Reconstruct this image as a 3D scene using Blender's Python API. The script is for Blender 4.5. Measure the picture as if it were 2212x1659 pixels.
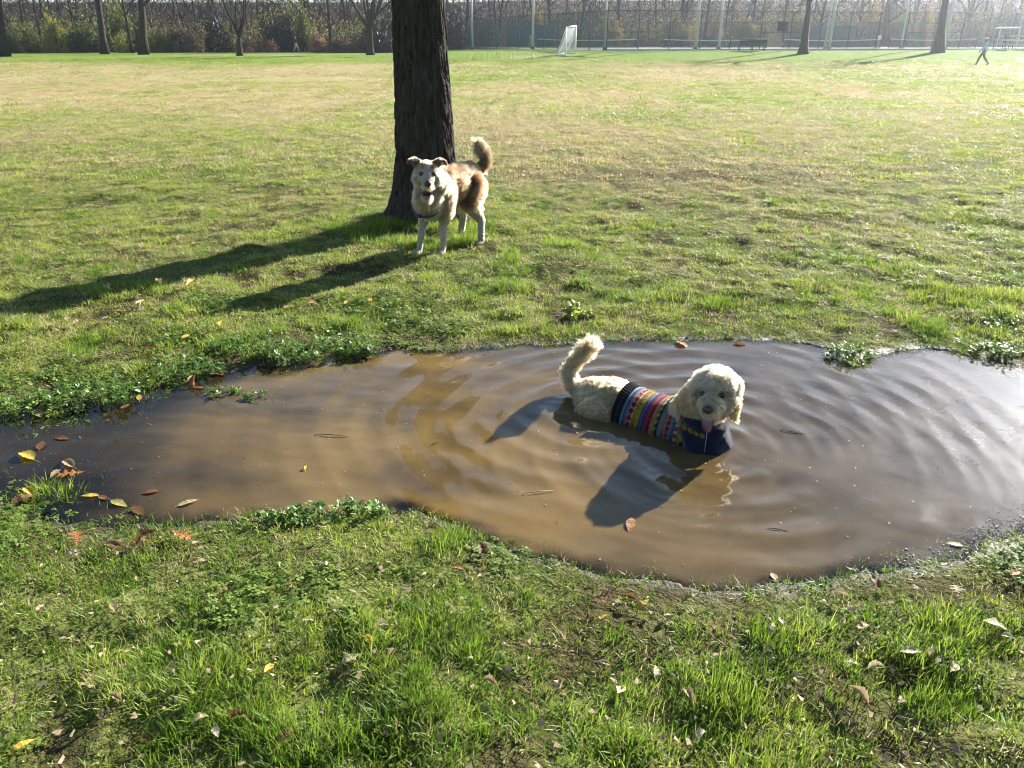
import bpy, math, random
import numpy as np
from mathutils import Vector, Matrix
from mathutils.bvhtree import BVHTree

for _o in list(bpy.data.objects):
    bpy.data.objects.remove(_o)
scene = bpy.context.scene
COL = scene.collection
R = math.radians

# ------------------------------------------------------------------ camera, sky, sun, exposure
SUN_AZ, SUN_EL = R(42.0), R(22.8)          # azimuth measured from +Y (view direction) towards +X
cam_data = bpy.data.cameras.new('camera')
cam = bpy.data.objects.new('camera', cam_data)
COL.objects.link(cam)
cam.location = (0.0, 0.0, 1.60)
cam.rotation_euler = (R(90 - 24.04), 0.0, 0.0)
cam_data.sensor_fit = 'HORIZONTAL'
cam_data.sensor_width = 36.0
cam_data.lens = 36.0 * 1662.0 / 2212.0
cam_data.clip_start = 0.05
cam_data.clip_end = 3000.0
scene.camera = cam

world = bpy.data.worlds.new('World')
scene.world = world
world.use_nodes = True
_nt = world.node_tree
_bg = _nt.nodes['Background']
_sky = _nt.nodes.new('ShaderNodeTexSky')
_sky.sky_type = 'NISHITA'
_sky.sun_disc = False
_sky.sun_elevation = SUN_EL
_sky.sun_rotation = SUN_AZ
_sky.air_density = 1.0
_sky.dust_density = 0.15
_sky.ozone_density = 2.0
_nt.links.new(_sky.outputs[0], _bg.inputs[0])
_bg.inputs[1].default_value = 0.05

sun_data = bpy.data.lights.new('sun', 'SUN')
sun_data.energy = 5.0
sun_data.angle = R(0.53)
sun_data.color = (1.0, 0.95, 0.88)
sun = bpy.data.objects.new('sun', sun_data)
COL.objects.link(sun)
_sd = Vector((math.sin(SUN_AZ) * math.cos(SUN_EL), math.cos(SUN_AZ) * math.cos(SUN_EL), math.sin(SUN_EL)))
sun.rotation_euler = _sd.to_track_quat('Z', 'Y').to_euler()
sun.location = (30, 30, 30)

scene.view_settings.view_transform = 'Standard'
scene.view_settings.look = 'None'
scene.view_settings.exposure = 2.1
scene.view_settings.gamma = 1.0
scene.view_settings.use_curve_mapping = False
scene.render.engine = 'CYCLES'
scene.cycles.use_denoising = True
scene.cycles.filter_width = 1.1
scene.cycles.max_bounces = 6
scene.cycles.diffuse_bounces = 3
scene.cycles.glossy_bounces = 3
scene.cycles.transmission_bounces = 4
scene.cycles.transparent_max_bounces = 24
scene.cycles.volume_bounces = 0
scene.cycles.sample_clamp_indirect = 6.0
scene.cycles.caustics_reflective = False
scene.cycles.caustics_refractive = False

# ------------------------------------------------------------------ helpers
rng = np.random.default_rng(7)

def _hash(ix, iy, seed):
    h = (ix.astype(np.int64) * 374761393 + iy.astype(np.int64) * 668265263 + seed * 982451653) & 0xFFFFFFFF
    h = ((h ^ (h >> 13)) * 1274126177) & 0xFFFFFFFF
    h = ((h ^ (h >> 16)) * 2246822519) & 0xFFFFFFFF
    return ((h ^ (h >> 15)) & 0xFFFFFF) / float(0xFFFFFF)

def vnoise(x, y, seed=0):
    x = np.asarray(x, float); y = np.asarray(y, float)
    ix = np.floor(x); iy = np.floor(y)
    fx = x - ix; fy = y - iy
    fx = fx * fx * (3 - 2 * fx); fy = fy * fy * (3 - 2 * fy)
    a = _hash(ix, iy, seed); b = _hash(ix + 1, iy, seed)
    c = _hash(ix, iy + 1, seed); d = _hash(ix + 1, iy + 1, seed)
    return (a * (1 - fx) + b * fx) * (1 - fy) + (c * (1 - fx) + d * fx) * fy

def fbm(x, y, seed=0, octv=4):
    s = 0; amp = 0.5; tot = 0
    for i in range(octv):
        s = s + amp * vnoise(np.asarray(x) * 2 ** i, np.asarray(y) * 2 ** i, seed + i * 17)
        tot += amp; amp *= 0.5
    return s / tot

def sstep(a, b, x):
    t = np.clip((np.asarray(x, float) - a) / (b - a), 0, 1)
    return t * t * (3 - 2 * t)

def tag(o, label=None, cat=None, group=None, kind=None):
    if label: o['label'] = label
    if cat: o['category'] = cat
    if group: o['group'] = group
    if kind: o['kind'] = kind
    return o

def empty(name, loc=(0, 0, 0), rz=0.0):
    o = bpy.data.objects.new(name, None)
    COL.objects.link(o)
    o.location = loc
    o.rotation_euler = (0, 0, rz)
    o.empty_display_size = 0.1
    return o

def mesh_data(name, verts, faces, mat=None, smooth=True):
    me = bpy.data.meshes.new(name)
    verts = np.asarray(verts, float).reshape(-1, 3)
    if isinstance(faces, np.ndarray):
        k = faces.shape[1]
        me.vertices.add(len(verts)); me.vertices.foreach_set('co', verts.ravel())
        me.loops.add(faces.size); me.loops.foreach_set('vertex_index', faces.ravel().astype(np.int32))
        me.polygons.add(len(faces))
        me.polygons.foreach_set('loop_start', np.arange(0, faces.size, k, dtype=np.int32))
        me.update(calc_edges=True)
    else:
        me.from_pydata([tuple(v) for v in verts], [], faces)
    if smooth:
        me.polygons.foreach_set('use_smooth', np.ones(len(me.polygons), dtype=bool))
    if mat is not None:
        for m in (mat if isinstance(mat, (list, tuple)) else [mat]):
            me.materials.append(m)
    return me

def obj_from(name, me, parent=None):
    o = bpy.data.objects.new(name, me)
    COL.objects.link(o)
    if parent is not None:
        o.parent = parent
    return o

def mobj(name, verts, faces, mat=None, parent=None, smooth=True):
    return obj_from(name, mesh_data(name, verts, faces, mat, smooth), parent)

def set_vcol(me, cols, name='col'):
    a = me.color_attributes.new(name, 'FLOAT_COLOR', 'POINT')
    c = np.ones((len(me.vertices), 4), np.float32)
    c[:, :3] = cols
    a.data.foreach_set('color', c.ravel())

class MB:
    """collects simple solids into one mesh"""
    def __init__(self):
        self.v = []; self.f = []; self.n = 0
    def add(self, v, f):
        v = np.asarray(v, float).reshape(-1, 3)
        self.v.append(v)
        self.f += [tuple(i + self.n for i in q) for q in f]
        self.n += len(v)
        return self
    def box(self, c, s, rz=0.0):
        x, y, z = np.array(s) / 2.0
        p = np.array([(-x, -y, -z), (x, -y, -z), (x, y, -z), (-x, y, -z), (-x, -y, z), (x, -y, z), (x, y, z), (-x, y, z)])
        cr, sr = math.cos(rz), math.sin(rz)
        q = p.copy(); q[:, 0] = p[:, 0] * cr - p[:, 1] * sr; q[:, 1] = p[:, 0] * sr + p[:, 1] * cr
        return self.add(q + np.array(c), [(0, 3, 2, 1), (4, 5, 6, 7), (0, 1, 5, 4), (1, 2, 6, 5), (2, 3, 7, 6), (3, 0, 4, 7)])
    def tube(self, pts, rad, sides=6, cap=True):
        pts = np.asarray(pts, float); n = len(pts)
        rad = np.broadcast_to(np.asarray(rad, float), (n,))
        t = np.gradient(pts, axis=0); t /= np.linalg.norm(t, axis=1)[:, None] + 1e-12
        ref = np.array([0, 0, 1.0]) if abs(t[0, 2]) < 0.9 else np.array([1.0, 0, 0])
        u = np.cross(t, ref); u /= np.linalg.norm(u, axis=1)[:, None] + 1e-12
        w = np.cross(t, u)
        an = np.arange(sides) * 2 * math.pi / sides
        v = pts[:, None, :] + rad[:, None, None] * (np.cos(an)[None, :, None] * u[:, None, :] + np.sin(an)[None, :, None] * w[:, None, :])
        f = []
        for i in range(n - 1):
            for j in range(sides):
                k = (j + 1) % sides
                f.append((i * sides + j, i * sides + k, (i + 1) * sides + k, (i + 1) * sides + j))
        if cap:
            f.append(tuple(range(sides))[::-1]); f.append(tuple((n - 1) * sides + j for j in range(sides)))
        return self.add(v.reshape(-1, 3), f)
    def build(self, name, mat, parent=None, smooth=False):
        return mobj(name, np.concatenate(self.v), self.f, mat, parent, smooth)
    def data(self, name, mat, smooth=False):
        return mesh_data(name, np.concatenate(self.v), self.f, mat, smooth)

# --- materials
def N(nt, t, **kw):
    n = nt.nodes.new(t)
    for k, v in kw.items():
        setattr(n, k, v)
    return n

def pmat(name, col, rough=0.7, var=0.0, scale=20.0, spec=0.3, bump=0.0, bscale=None, metal=0.0, trans=0.0):
    """Principled with noise-varied colour, optional bump, optional translucency"""
    m = bpy.data.materials.new(name); m.use_nodes = True
    nt = m.node_tree; b = nt.nodes['Principled BSDF']
    b.inputs['Roughness'].default_value = rough
    b.inputs['Specular IOR Level'].default_value = spec
    b.inputs['Metallic'].default_value = metal
    tc = N(nt, 'ShaderNodeTexCoord')
    no = N(nt, 'ShaderNodeTexNoise'); no.inputs['Scale'].default_value = scale; no.inputs['Detail'].default_value = 5
    nt.links.new(tc.outputs['Object'], no.inputs['Vector'])
    ra = N(nt, 'ShaderNodeMix', data_type='RGBA')
    ra.inputs[6].default_value = (*[max(0, c * (1 - var)) for c in col], 1)
    ra.inputs[7].default_value = (*[min(1, c * (1 + var)) for c in col], 1)
    nt.links.new(no.outputs['Fac'], ra.inputs[0])
    nt.links.new(ra.outputs[2], b.inputs['Base Color'])
    if bump > 0:
        n2 = N(nt, 'ShaderNodeTexNoise'); n2.inputs['Scale'].default_value = bscale or scale; n2.inputs['Detail'].default_value = 4
        nt.links.new(tc.outputs['Object'], n2.inputs['Vector'])
        bp = N(nt, 'ShaderNodeBump'); bp.inputs['Strength'].default_value = bump; bp.inputs['Distance'].default_value = 0.02
        nt.links.new(n2.outputs['Fac'], bp.inputs['Height']); nt.links.new(bp.outputs[0], b.inputs['Normal'])
    if trans > 0:
        tr = N(nt, 'ShaderNodeBsdfTranslucent'); nt.links.new(ra.outputs[2], tr.inputs[0])
        mx = N(nt, 'ShaderNodeMixShader'); mx.inputs[0].default_value = trans
        nt.links.new(b.outputs[0], mx.inputs[1]); nt.links.new(tr.outputs[0], mx.inputs[2])
        nt.links.new(mx.outputs[0], nt.nodes['Material Output'].inputs[0])
    return m

def vcol_mat(name, rough=0.8, spec=0.2, attr='col', bump=0.0, bscale=200.0, trans=0.0):
    m = bpy.data.materials.new(name); m.use_nodes = True
    nt = m.node_tree; b = nt.nodes['Principled BSDF']
    b.inputs['Roughness'].default_value = rough; b.inputs['Specular IOR Level'].default_value = spec
    at = N(nt, 'ShaderNodeAttribute', attribute_name=attr)
    nt.links.new(at.outputs['Color'], b.inputs['Base Color'])
    if bump > 0:
        tc = N(nt, 'ShaderNodeTexCoord')
        n2 = N(nt, 'ShaderNodeTexNoise'); n2.inputs['Scale'].default_value = bscale
        nt.links.new(tc.outputs['Object'], n2.inputs['Vector'])
        bp = N(nt, 'ShaderNodeBump'); bp.inputs['Strength'].default_value = bump; bp.inputs['Distance'].default_value = 0.01
        nt.links.new(n2.outputs['Fac'], bp.inputs['Height']); nt.links.new(bp.outputs[0], b.inputs['Normal'])
    if trans > 0:
        tr = N(nt, 'ShaderNodeBsdfTranslucent'); nt.links.new(at.outputs['Color'], tr.inputs[0])
        mx = N(nt, 'ShaderNodeMixShader'); mx.inputs[0].default_value = trans
        nt.links.new(b.outputs[0], mx.inputs[1]); nt.links.new(tr.outputs[0], mx.inputs[2])
        nt.links.new(mx.outputs[0], nt.nodes['Material Output'].inputs[0])
    return m

def blade_mat(name, c1, c2, trans=0.45, rough=0.45):
    """leaf/blade: colour varies per instance, light passes through"""
    m = bpy.data.materials.new(name); m.use_nodes = True
    nt = m.node_tree; b = nt.nodes['Principled BSDF']
    b.inputs['Roughness'].default_value = rough; b.inputs['Specular IOR Level'].default_value = 0.35
    oi = N(nt, 'ShaderNodeObjectInfo')
    geo = N(nt, 'ShaderNodeNewGeometry')
    ad = N(nt, 'ShaderNodeMath', operation='ADD'); nt.links.new(oi.outputs['Random'], ad.inputs[0]); nt.links.new(geo.outputs['Random Per Island'], ad.inputs[1])
    hf = N(nt, 'ShaderNodeMath', operation='MULTIPLY'); hf.inputs[1].default_value = 0.5; nt.links.new(ad.outputs[0], hf.inputs[0])
    ra = N(nt, 'ShaderNodeMix', data_type='RGBA'); ra.inputs[6].default_value = (*c1, 1); ra.inputs[7].default_value = (*c2, 1)
    nt.links.new(hf.outputs[0], ra.inputs[0]); nt.links.new(ra.outputs[2], b.inputs['Base Color'])
    tr = N(nt, 'ShaderNodeBsdfTranslucent'); nt.links.new(ra.outputs[2], tr.inputs[0])
    mx = N(nt, 'ShaderNodeMixShader'); mx.inputs[0].default_value = trans
    nt.links.new(b.outputs[0], mx.inputs[1]); nt.links.new(tr.outputs[0], mx.inputs[2])
    nt.links.new(mx.outputs[0], nt.nodes['Material Output'].inputs[0])
    return m

# ------------------------------------------------------------------ ground
LEAVES = [
    (-1.455, 2.098, 'white', 'oval', 0.05, 'g'),
    (-1.339, 2.143, 'brown', 'oval', 0.07, 'g'),
    (-1.219, 2.163, 'yellow', 'oval', 0.05, 'g'),
    (-1.018, 2.055, 'tan', 'oval', 0.045, 'g'),
    (-0.617, 2.012, 'pale', 'oval', 0.045, 'g'),
    (-1.180, 1.960, 'tan', 'oval', 0.03, 'g'),
    (-0.877, 1.872, 'brown', 'curl', 0.06, 'g'),
    (-1.170, 1.794, 'tan', 'oval', 0.05, 'g'),
    (-1.081, 1.666, 'olive', 'oval', 0.07, 'g'),
    (-0.863, 1.652, 'tan', 'curl', 0.05, 'g'),
    (-0.668, 1.626, 'white', 'oval', 0.045, 'g'),
    (-0.401, 1.661, 'yellow', 'curl', 0.05, 'g'),
    (-0.434, 1.593, 'pale', 'oval', 0.065, 'g'),
    (-0.643, 1.550, 'yellow', 'oval', 0.05, 'g'),
    (-0.996, 1.438, 'tan', 'curl', 0.05, 'g'),
    (-1.000, 1.384, 'tan', 'oval', 0.05, 'g'),
    (-0.762, 1.380, 'pale', 'curl', 0.05, 'g'),
    (-0.712, 1.350, 'white', 'oval', 0.055, 'g'),
    (-0.672, 1.391, 'brown', 'curl', 0.07, 'g'),
    (-0.537, 1.323, 'brown', 'oval', 0.07, 'g'),
    (-1.159, 1.310, 'yellow', 'oval', 0.075, 'g'),
    (-0.882, 1.330, 'brown', 'curl', 0.045, 'g'),
    (-0.180, 2.018, 'orange', 'oval', 0.055, 'g'),
    (-0.099, 2.137, 'brown', 'oval', 0.08, 'g'),
    (-0.533, 1.825, 'olive', 'oval', 0.06, 'g'),
    (-0.056, 1.526, 'tan', 'curl', 0.06, 'g'),
    (-1.388, 1.799, 'tan', 'curl', 0.045, 'g'),
    (-1.266, 1.464, 'tan', 'oval', 0.04, 'g'),
    (-0.587, 1.735, 'pale', 'oval', 0.05, 'g'),
    (-0.371, 1.716, 'pale', 'curl', 0.05, 'g'),
    (0.280, 1.876, 'brown', 'oak', 0.11, 'g'),
    (0.395, 1.846, 'yellow', 'oval', 0.06, 'g'),
    (0.362, 1.880, 'brown', 'curl', 0.045, 'g'),
    (0.260, 1.776, 'yellow', 'oval', 0.065, 'g'),
    (0.541, 1.885, 'olive', 'oval', 0.08, 'g'),
    (0.856, 2.033, 'tan', 'oval', 0.06, 'w'),
    (1.146, 1.967, 'brown', 'oval', 0.08, 'g'),
    (1.015, 1.900, 'tan', 'curl', 0.05, 'g'),
    (1.537, 2.213, 'pale', 'oval', 0.065, 'w'),
    (1.379, 1.921, 'tan', 'oak', 0.09, 'g'),
    (1.601, 1.994, 'orange', 'oval', 0.07, 'g'),
    (0.741, 1.732, 'pale', 'curl', 0.055, 'g'),
    (0.789, 1.767, 'pale', 'oval', 0.05, 'g'),
    (1.013, 1.745, 'tan', 'oval', 0.06, 'g'),
    (0.584, 1.727, 'brown', 'curl', 0.045, 'g'),
    (0.386, 1.570, 'pale', 'oval', 0.06, 'g'),
    (0.251, 1.607, 'tan', 'oval', 0.045, 'g'),
    (0.281, 1.505, 'pale', 'oval', 0.07, 'g'),
    (0.452, 1.473, 'tan', 'curl', 0.07, 'g'),
    (1.096, 1.635, 'pale', 'oval', 0.08, 'g'),
    (0.986, 1.591, 'pale', 'curl', 0.06, 'g'),
    (1.196, 1.591, 'pale', 'oval', 0.065, 'g'),
    (1.404, 1.758, 'pale', 'oval', 0.1, 'g'),
    (1.413, 1.710, 'white', 'oval', 0.06, 'g'),
    (0.889, 1.480, 'tan', 'curl', 0.07, 'g'),
    (0.923, 1.607, 'tan', 'oval', 0.05, 'g'),
    (0.460, 1.354, 'white', 'curl', 0.05, 'g'),
    (-1.981, 2.996, 'brown', 'oval', 0.08, 'w'),
    (-2.036, 2.931, 'brown', 'oval', 0.09, 'w'),
    (-2.045, 2.835, 'yellow', 'curl', 0.11, 'w'),
    (-1.833, 2.769, 'tan', 'curl', 0.1, 'w'),
    (-1.786, 2.691, 'orange', 'oak', 0.14, 'w'),
    (-1.847, 2.696, 'tan', 'oval', 0.08, 'w'),
    (-1.860, 2.533, 'yellow', 'oval', 0.08, 'g'),
    (-1.840, 2.468, 'brown', 'oval', 0.09, 'g'),
    (-1.623, 2.527, 'yellow', 'oval', 0.07, 'w'),
    (-1.569, 2.513, 'brown', 'oval', 0.06, 'w'),
    (-1.485, 2.472, 'olive', 'oval', 0.085, 'w'),
    (-1.403, 2.554, 'brown', 'oval', 0.07, 'w'),
    (-1.227, 2.477, 'pale', 'oval', 0.08, 'w'),
    (-1.390, 2.424, 'brown', 'oval', 0.09, 'w'),
    (-1.494, 2.194, 'orange', 'oak', 0.12, 'g'),
    (-1.139, 2.209, 'orange', 'oak', 0.13, 'g'),
    (-1.248, 2.190, 'brown', 'curl', 0.1, 'g'),
    (-1.339, 2.138, 'brown', 'oval', 0.09, 'g'),
    (-1.829, 3.421, 'yellow', 'oval', 0.07, 'w'),
    (-1.849, 3.318, 'brown', 'oval', 0.06, 'w'),
    (-1.579, 3.536, 'brown', 'oval', 0.06, 'w'),
    (-2.226, 3.234, 'tan', 'curl', 0.11, 'w'),
    (-1.615, 3.579, 'orange', 'curl', 0.1, 'g'),
    (-2.657, 4.864, 'pale', 'curl', 0.09, 'g'),
    (-2.303, 4.578, 'pale', 'curl', 0.1, 'g'),
    (-2.641, 4.341, 'tan', 'oval', 0.09, 'g'),
    (-2.550, 4.272, 'tan', 'curl', 0.07, 'g'),
    (-2.440, 4.382, 'white', 'oval', 0.07, 'g'),
    (-2.396, 4.467, 'yellow', 'oval', 0.06, 'g'),
    (-1.965, 4.489, 'tan', 'oval', 0.06, 'g'),
    (-2.146, 4.966, 'yellow', 'curl', 0.1, 'g'),
    (-1.695, 4.240, 'yellow', 'oval', 0.09, 'g'),
    (-1.859, 4.105, 'yellow', 'oval', 0.08, 'g'),
    (-1.979, 3.925, 'brown', 'curl', 0.08, 'g'),
    (-1.057, 4.717, 'yellow', 'oval', 0.08, 'g'),
    (-1.418, 4.624, 'orange', 'oval', 0.07, 'g'),
    (-0.811, 3.955, 'orange', 'oval', 0.09, 'w'),
    (-1.087, 3.822, 'brown', 'curl', 0.1, 'w'),
    (-1.552, 3.728, 'brown', 'oval', 0.12, 'w'),
    (-3.149, 5.603, 'pale', 'oval', 0.08, 'g'),
    (-2.397, 5.045, 'tan', 'curl', 0.08, 'g'),
    (-1.263, 4.647, 'tan', 'curl', 0.09, 'g'),
    (0.975, 4.143, 'orange', 'oval', 0.11, 'g'),
    (1.679, 3.943, 'orange', 'curl', 0.12, 'g'),
    (2.302, 3.943, 'tan', 'oval', 0.09, 'g'),
    (2.018, 5.701, 'pale', 'oval', 0.09, 'g'),
    (2.838, 5.769, 'pale', 'curl', 0.1, 'g'),
    (2.755, 4.839, 'white', 'oval', 0.08, 'g'),
    (2.863, 6.015, 'yellow', 'oval', 0.08, 'g'),
    (0.302, 5.769, 'orange', 'oval', 0.07, 'g'),
    (1.307, 4.143, 'brown', 'curl', 0.09, 'g'),
    (1.742, 5.268, 'pale', 'oval', 0.06, 'g'),
    (0.485, 5.508, 'tan', 'oval', 0.06, 'g'),
    (2.531, 4.489, 'tan', 'oval', 0.07, 'g'),
    (-0.842, 2.737, 'yellow', 'curl', 0.035, 'w'),
    (0.428, 2.329, 'orange', 'oval', 0.09, 'w'),
    (-0.283, 2.239, 'brown', 'curl', 0.05, 'g'),
]
PUDDLE = [(-3.066, 2.943), (-2.979, 3.142), (-2.565, 3.156), (-2.372, 3.189), (-2.138, 3.272), (-1.963, 3.460), (-1.789, 3.482), (-1.650, 3.728), (-1.353, 3.797), (-1.167, 3.842), (-1.046, 3.976), (-0.879, 3.908), (-0.647, 4.075), (-0.380, 4.018), (-0.122, 4.103), (0.198, 4.155), (0.495, 4.185), (0.795, 4.208), (1.233, 4.230), (1.601, 4.192), (1.805, 4.089), (1.898, 3.928), (2.055, 3.997), (2.356, 4.082), (2.554, 3.962), (2.753, 3.816), (2.815, 3.471), (2.640, 2.943), (2.297, 2.567), (1.851, 2.332), (1.643, 2.206), (1.468, 2.116), (1.289, 2.066), (1.122, 2.030), (0.974, 1.995), (0.800, 1.961), (0.582, 1.973), (0.440, 2.012), (0.265, 2.054), (0.116, 2.128), (-0.042, 2.206), (-0.175, 2.289), (-0.298, 2.370), (-0.423, 2.413), (-0.558, 2.400), (-0.696, 2.406), (-0.893, 2.376), (-1.051, 2.341), (-1.176, 2.317), (-1.330, 2.289), (-1.535, 2.303), (-1.759, 2.406), (-1.944, 2.485), (-2.307, 2.501), (-2.735, 2.636)]
_PP = np.array(PUDDLE)

def puddle_sd(x, y):
    """signed distance to the puddle outline, negative inside"""
    x = np.asarray(x, float).ravel(); y = np.asarray(y, float).ravel()
    d2 = np.full(x.shape, 1e9); inside = np.zeros(x.shape, bool)
    n = len(_PP)
    for i in range(n):
        ax, ay = _PP[i]; bx, by = _PP[(i + 1) % n]
        ex, ey = bx - ax, by - ay
        t = np.clip(((x - ax) * ex + (y - ay) * ey) / (ex * ex + ey * ey), 0, 1)
        d2 = np.minimum(d2, (x - ax - t * ex) ** 2 + (y - ay - t * ey) ** 2)
        c = ((ay > y) != (by > y)) & (x < (bx - ax) * (y - ay) / (by - ay + 1e-12) + ax)
        inside ^= c
    d = np.sqrt(d2)
    return np.where(inside, -d, d)

TREE_X, TREE_Y = -0.80, 7.25

def terrain(x, y):
    sh = np.shape(x)
    x = np.asarray(x, float).ravel(); y = np.asarray(y, float).ravel()
    near = (np.abs(x) < 6) & (y > -1) & (y < 9)
    sd = np.full(x.shape, 5.0)
    if near.any():
        sd[near] = puddle_sd(x[near], y[near])
    sd = sd + ((fbm(x * 6, y * 6, 3, 3) - 0.5) * 0.09 + (fbm(x * 17, y * 17, 4, 2) - 0.5) * 0.06) * (np.abs(sd) < 1.0)
    lump = (fbm(x * 2.6, y * 2.6, 11, 4) - 0.5)
    fine = (fbm(x * 9, y * 9, 5, 3) - 0.5)
    out = 0.004 + 0.050 * (1 - np.exp(-np.maximum(sd, 0) / 0.40)) + lump * 0.075 * sstep(0.15, 0.9, sd) + fine * 0.022 * sstep(0.0, 0.35, sd) + (fbm(x * 6, y * 6, 15, 2) - 0.5) * 0.055 * sstep(0.12, 0.5, sd)
    shallow = 0.22 + 0.78 * sstep(-1.75, -0.75, x)
    dep = 0.17 * (1 - np.exp(-np.maximum(-sd, 0) / 0.26)) * shallow - fine * 0.012
    z = np.where(sd > 0, out, -dep)
    # gentle swells far away, a rise towards the courts and a wooded bank behind
    far = sstep(9, 30, y)
    z = z + far * 0.10 * (fbm(x * 0.06, y * 0.06, 21, 3) - 0.5)
    rise = 0.22 + 0.46 * sstep(-16, 4, x)
    z = z + rise * sstep(66, 80, y)
    z = z + 10.0 * sstep(124, 215, y) + 0.02 * np.maximum(y - 215, 0)
    # swell round the tree foot
    rt = np.hypot(x - TREE_X, y - TREE_Y)
    z = z + 0.07 * np.exp(-(rt / 0.75) ** 2)
    return z.reshape(sh)

def tz(x, y):
    return float(terrain(np.array([x]), np.array([y]))[0])

def dryness(x, y):
    """0 = lush, 1 = straw coloured, over the field"""
    x = np.asarray(x, float); y = np.asarray(y, float)
    n = fbm(x * 0.35, y * 0.22, 31, 4)
    n2 = fbm(x * 0.09, y * 0.05, 37, 3)
    band = 0.04 + 0.42 * sstep(5.8, 11, y) + 0.16 * sstep(18, 34, y) - 0.62 * sstep(57, 68, y)
    d = band + (n - 0.5) * 1.0 + (n2 - 0.5) * 1.1
    # the worn brown streak beyond the tree and the greener patch on the right
    d = d + 1.3 * np.exp(-((x - 1.8) / 2.1) ** 2 - ((y - 9.9) / 0.9) ** 2)
    d = d + 0.30 * np.exp(-((x + 2.6) / 2.2) ** 2 - ((y - 8.4) / 1.0) ** 2)
    d = d - 0.20 * sstep(1.0, 6.0, x) * (1 - sstep(8, 16, y))
    d = d + 0.25 * sstep(-2, -14, x) * sstep(20, 40, y) * (1 - sstep(52, 64, y))
    return np.clip(d, 0, 1)

def bareness(x, y):
    """bare soil close to the puddle and in trampled spots"""
    x = np.asarray(x, float); y = np.asarray(y, float)
    n = fbm(x * 3.1, y * 3.1, 41, 4)
    b = sstep(0.58, 0.74, n) * 0.7
    for cx, cy, rx, ry, a in ((0.72, 1.78, 0.20, 0.10, .9), (0.78, 1.52, 0.22, 0.12, .9), (0.95, 1.36, 0.12, 0.08, 1.), (0.45, 1.95, 0.35, 0.08, .8),
                              (1.45, 1.95, 0.45, 0.10, .8), (-1.35, 2.16, 0.45, 0.08, .8), (-0.15, 2.10, 0.25, 0.06, .6), (1.9, 9.9, 2.0, 0.7, .8), (-2.2, 8.9, 0.9, 0.5, .5)):
        b = np.maximum(b, a * np.exp(-((x - cx) / rx) ** 2 - ((y - cy) / ry) ** 2))
    return np.clip(b, 0, 1)

def _axis(lo, hi, step, far, grow):
    mid = list(np.arange(lo, hi + 1e-6, step))
    up = []; s = step; v = mid[-1]
    while v < far:
        s *= grow; v += s; up.append(v)
    return mid, up

_m, _u = _axis(-3.6, 3.6, 0.022, 420, 1.085)
_gx = np.array([-v for v in _u[::-1]] + _m + _u)
_m, _u = _axis(0.9, 5.2, 0.022, 600, 1.045)
_gy = np.array([-60, -20, -8, -3, -1, 0, 0.4, 0.7] + _m + _u)
_X, _Y = np.meshgrid(_gx, _gy)
_Z = terrain(_X, _Y)
_nx, _ny = len(_gx), len(_gy)
_idx = np.arange(_nx * _ny).reshape(_ny, _nx)
_F = np.stack([_idx[:-1, :-1], _idx[:-1, 1:], _idx[1:, 1:], _idx[1:, :-1]], -1).reshape(-1, 4)

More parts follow.
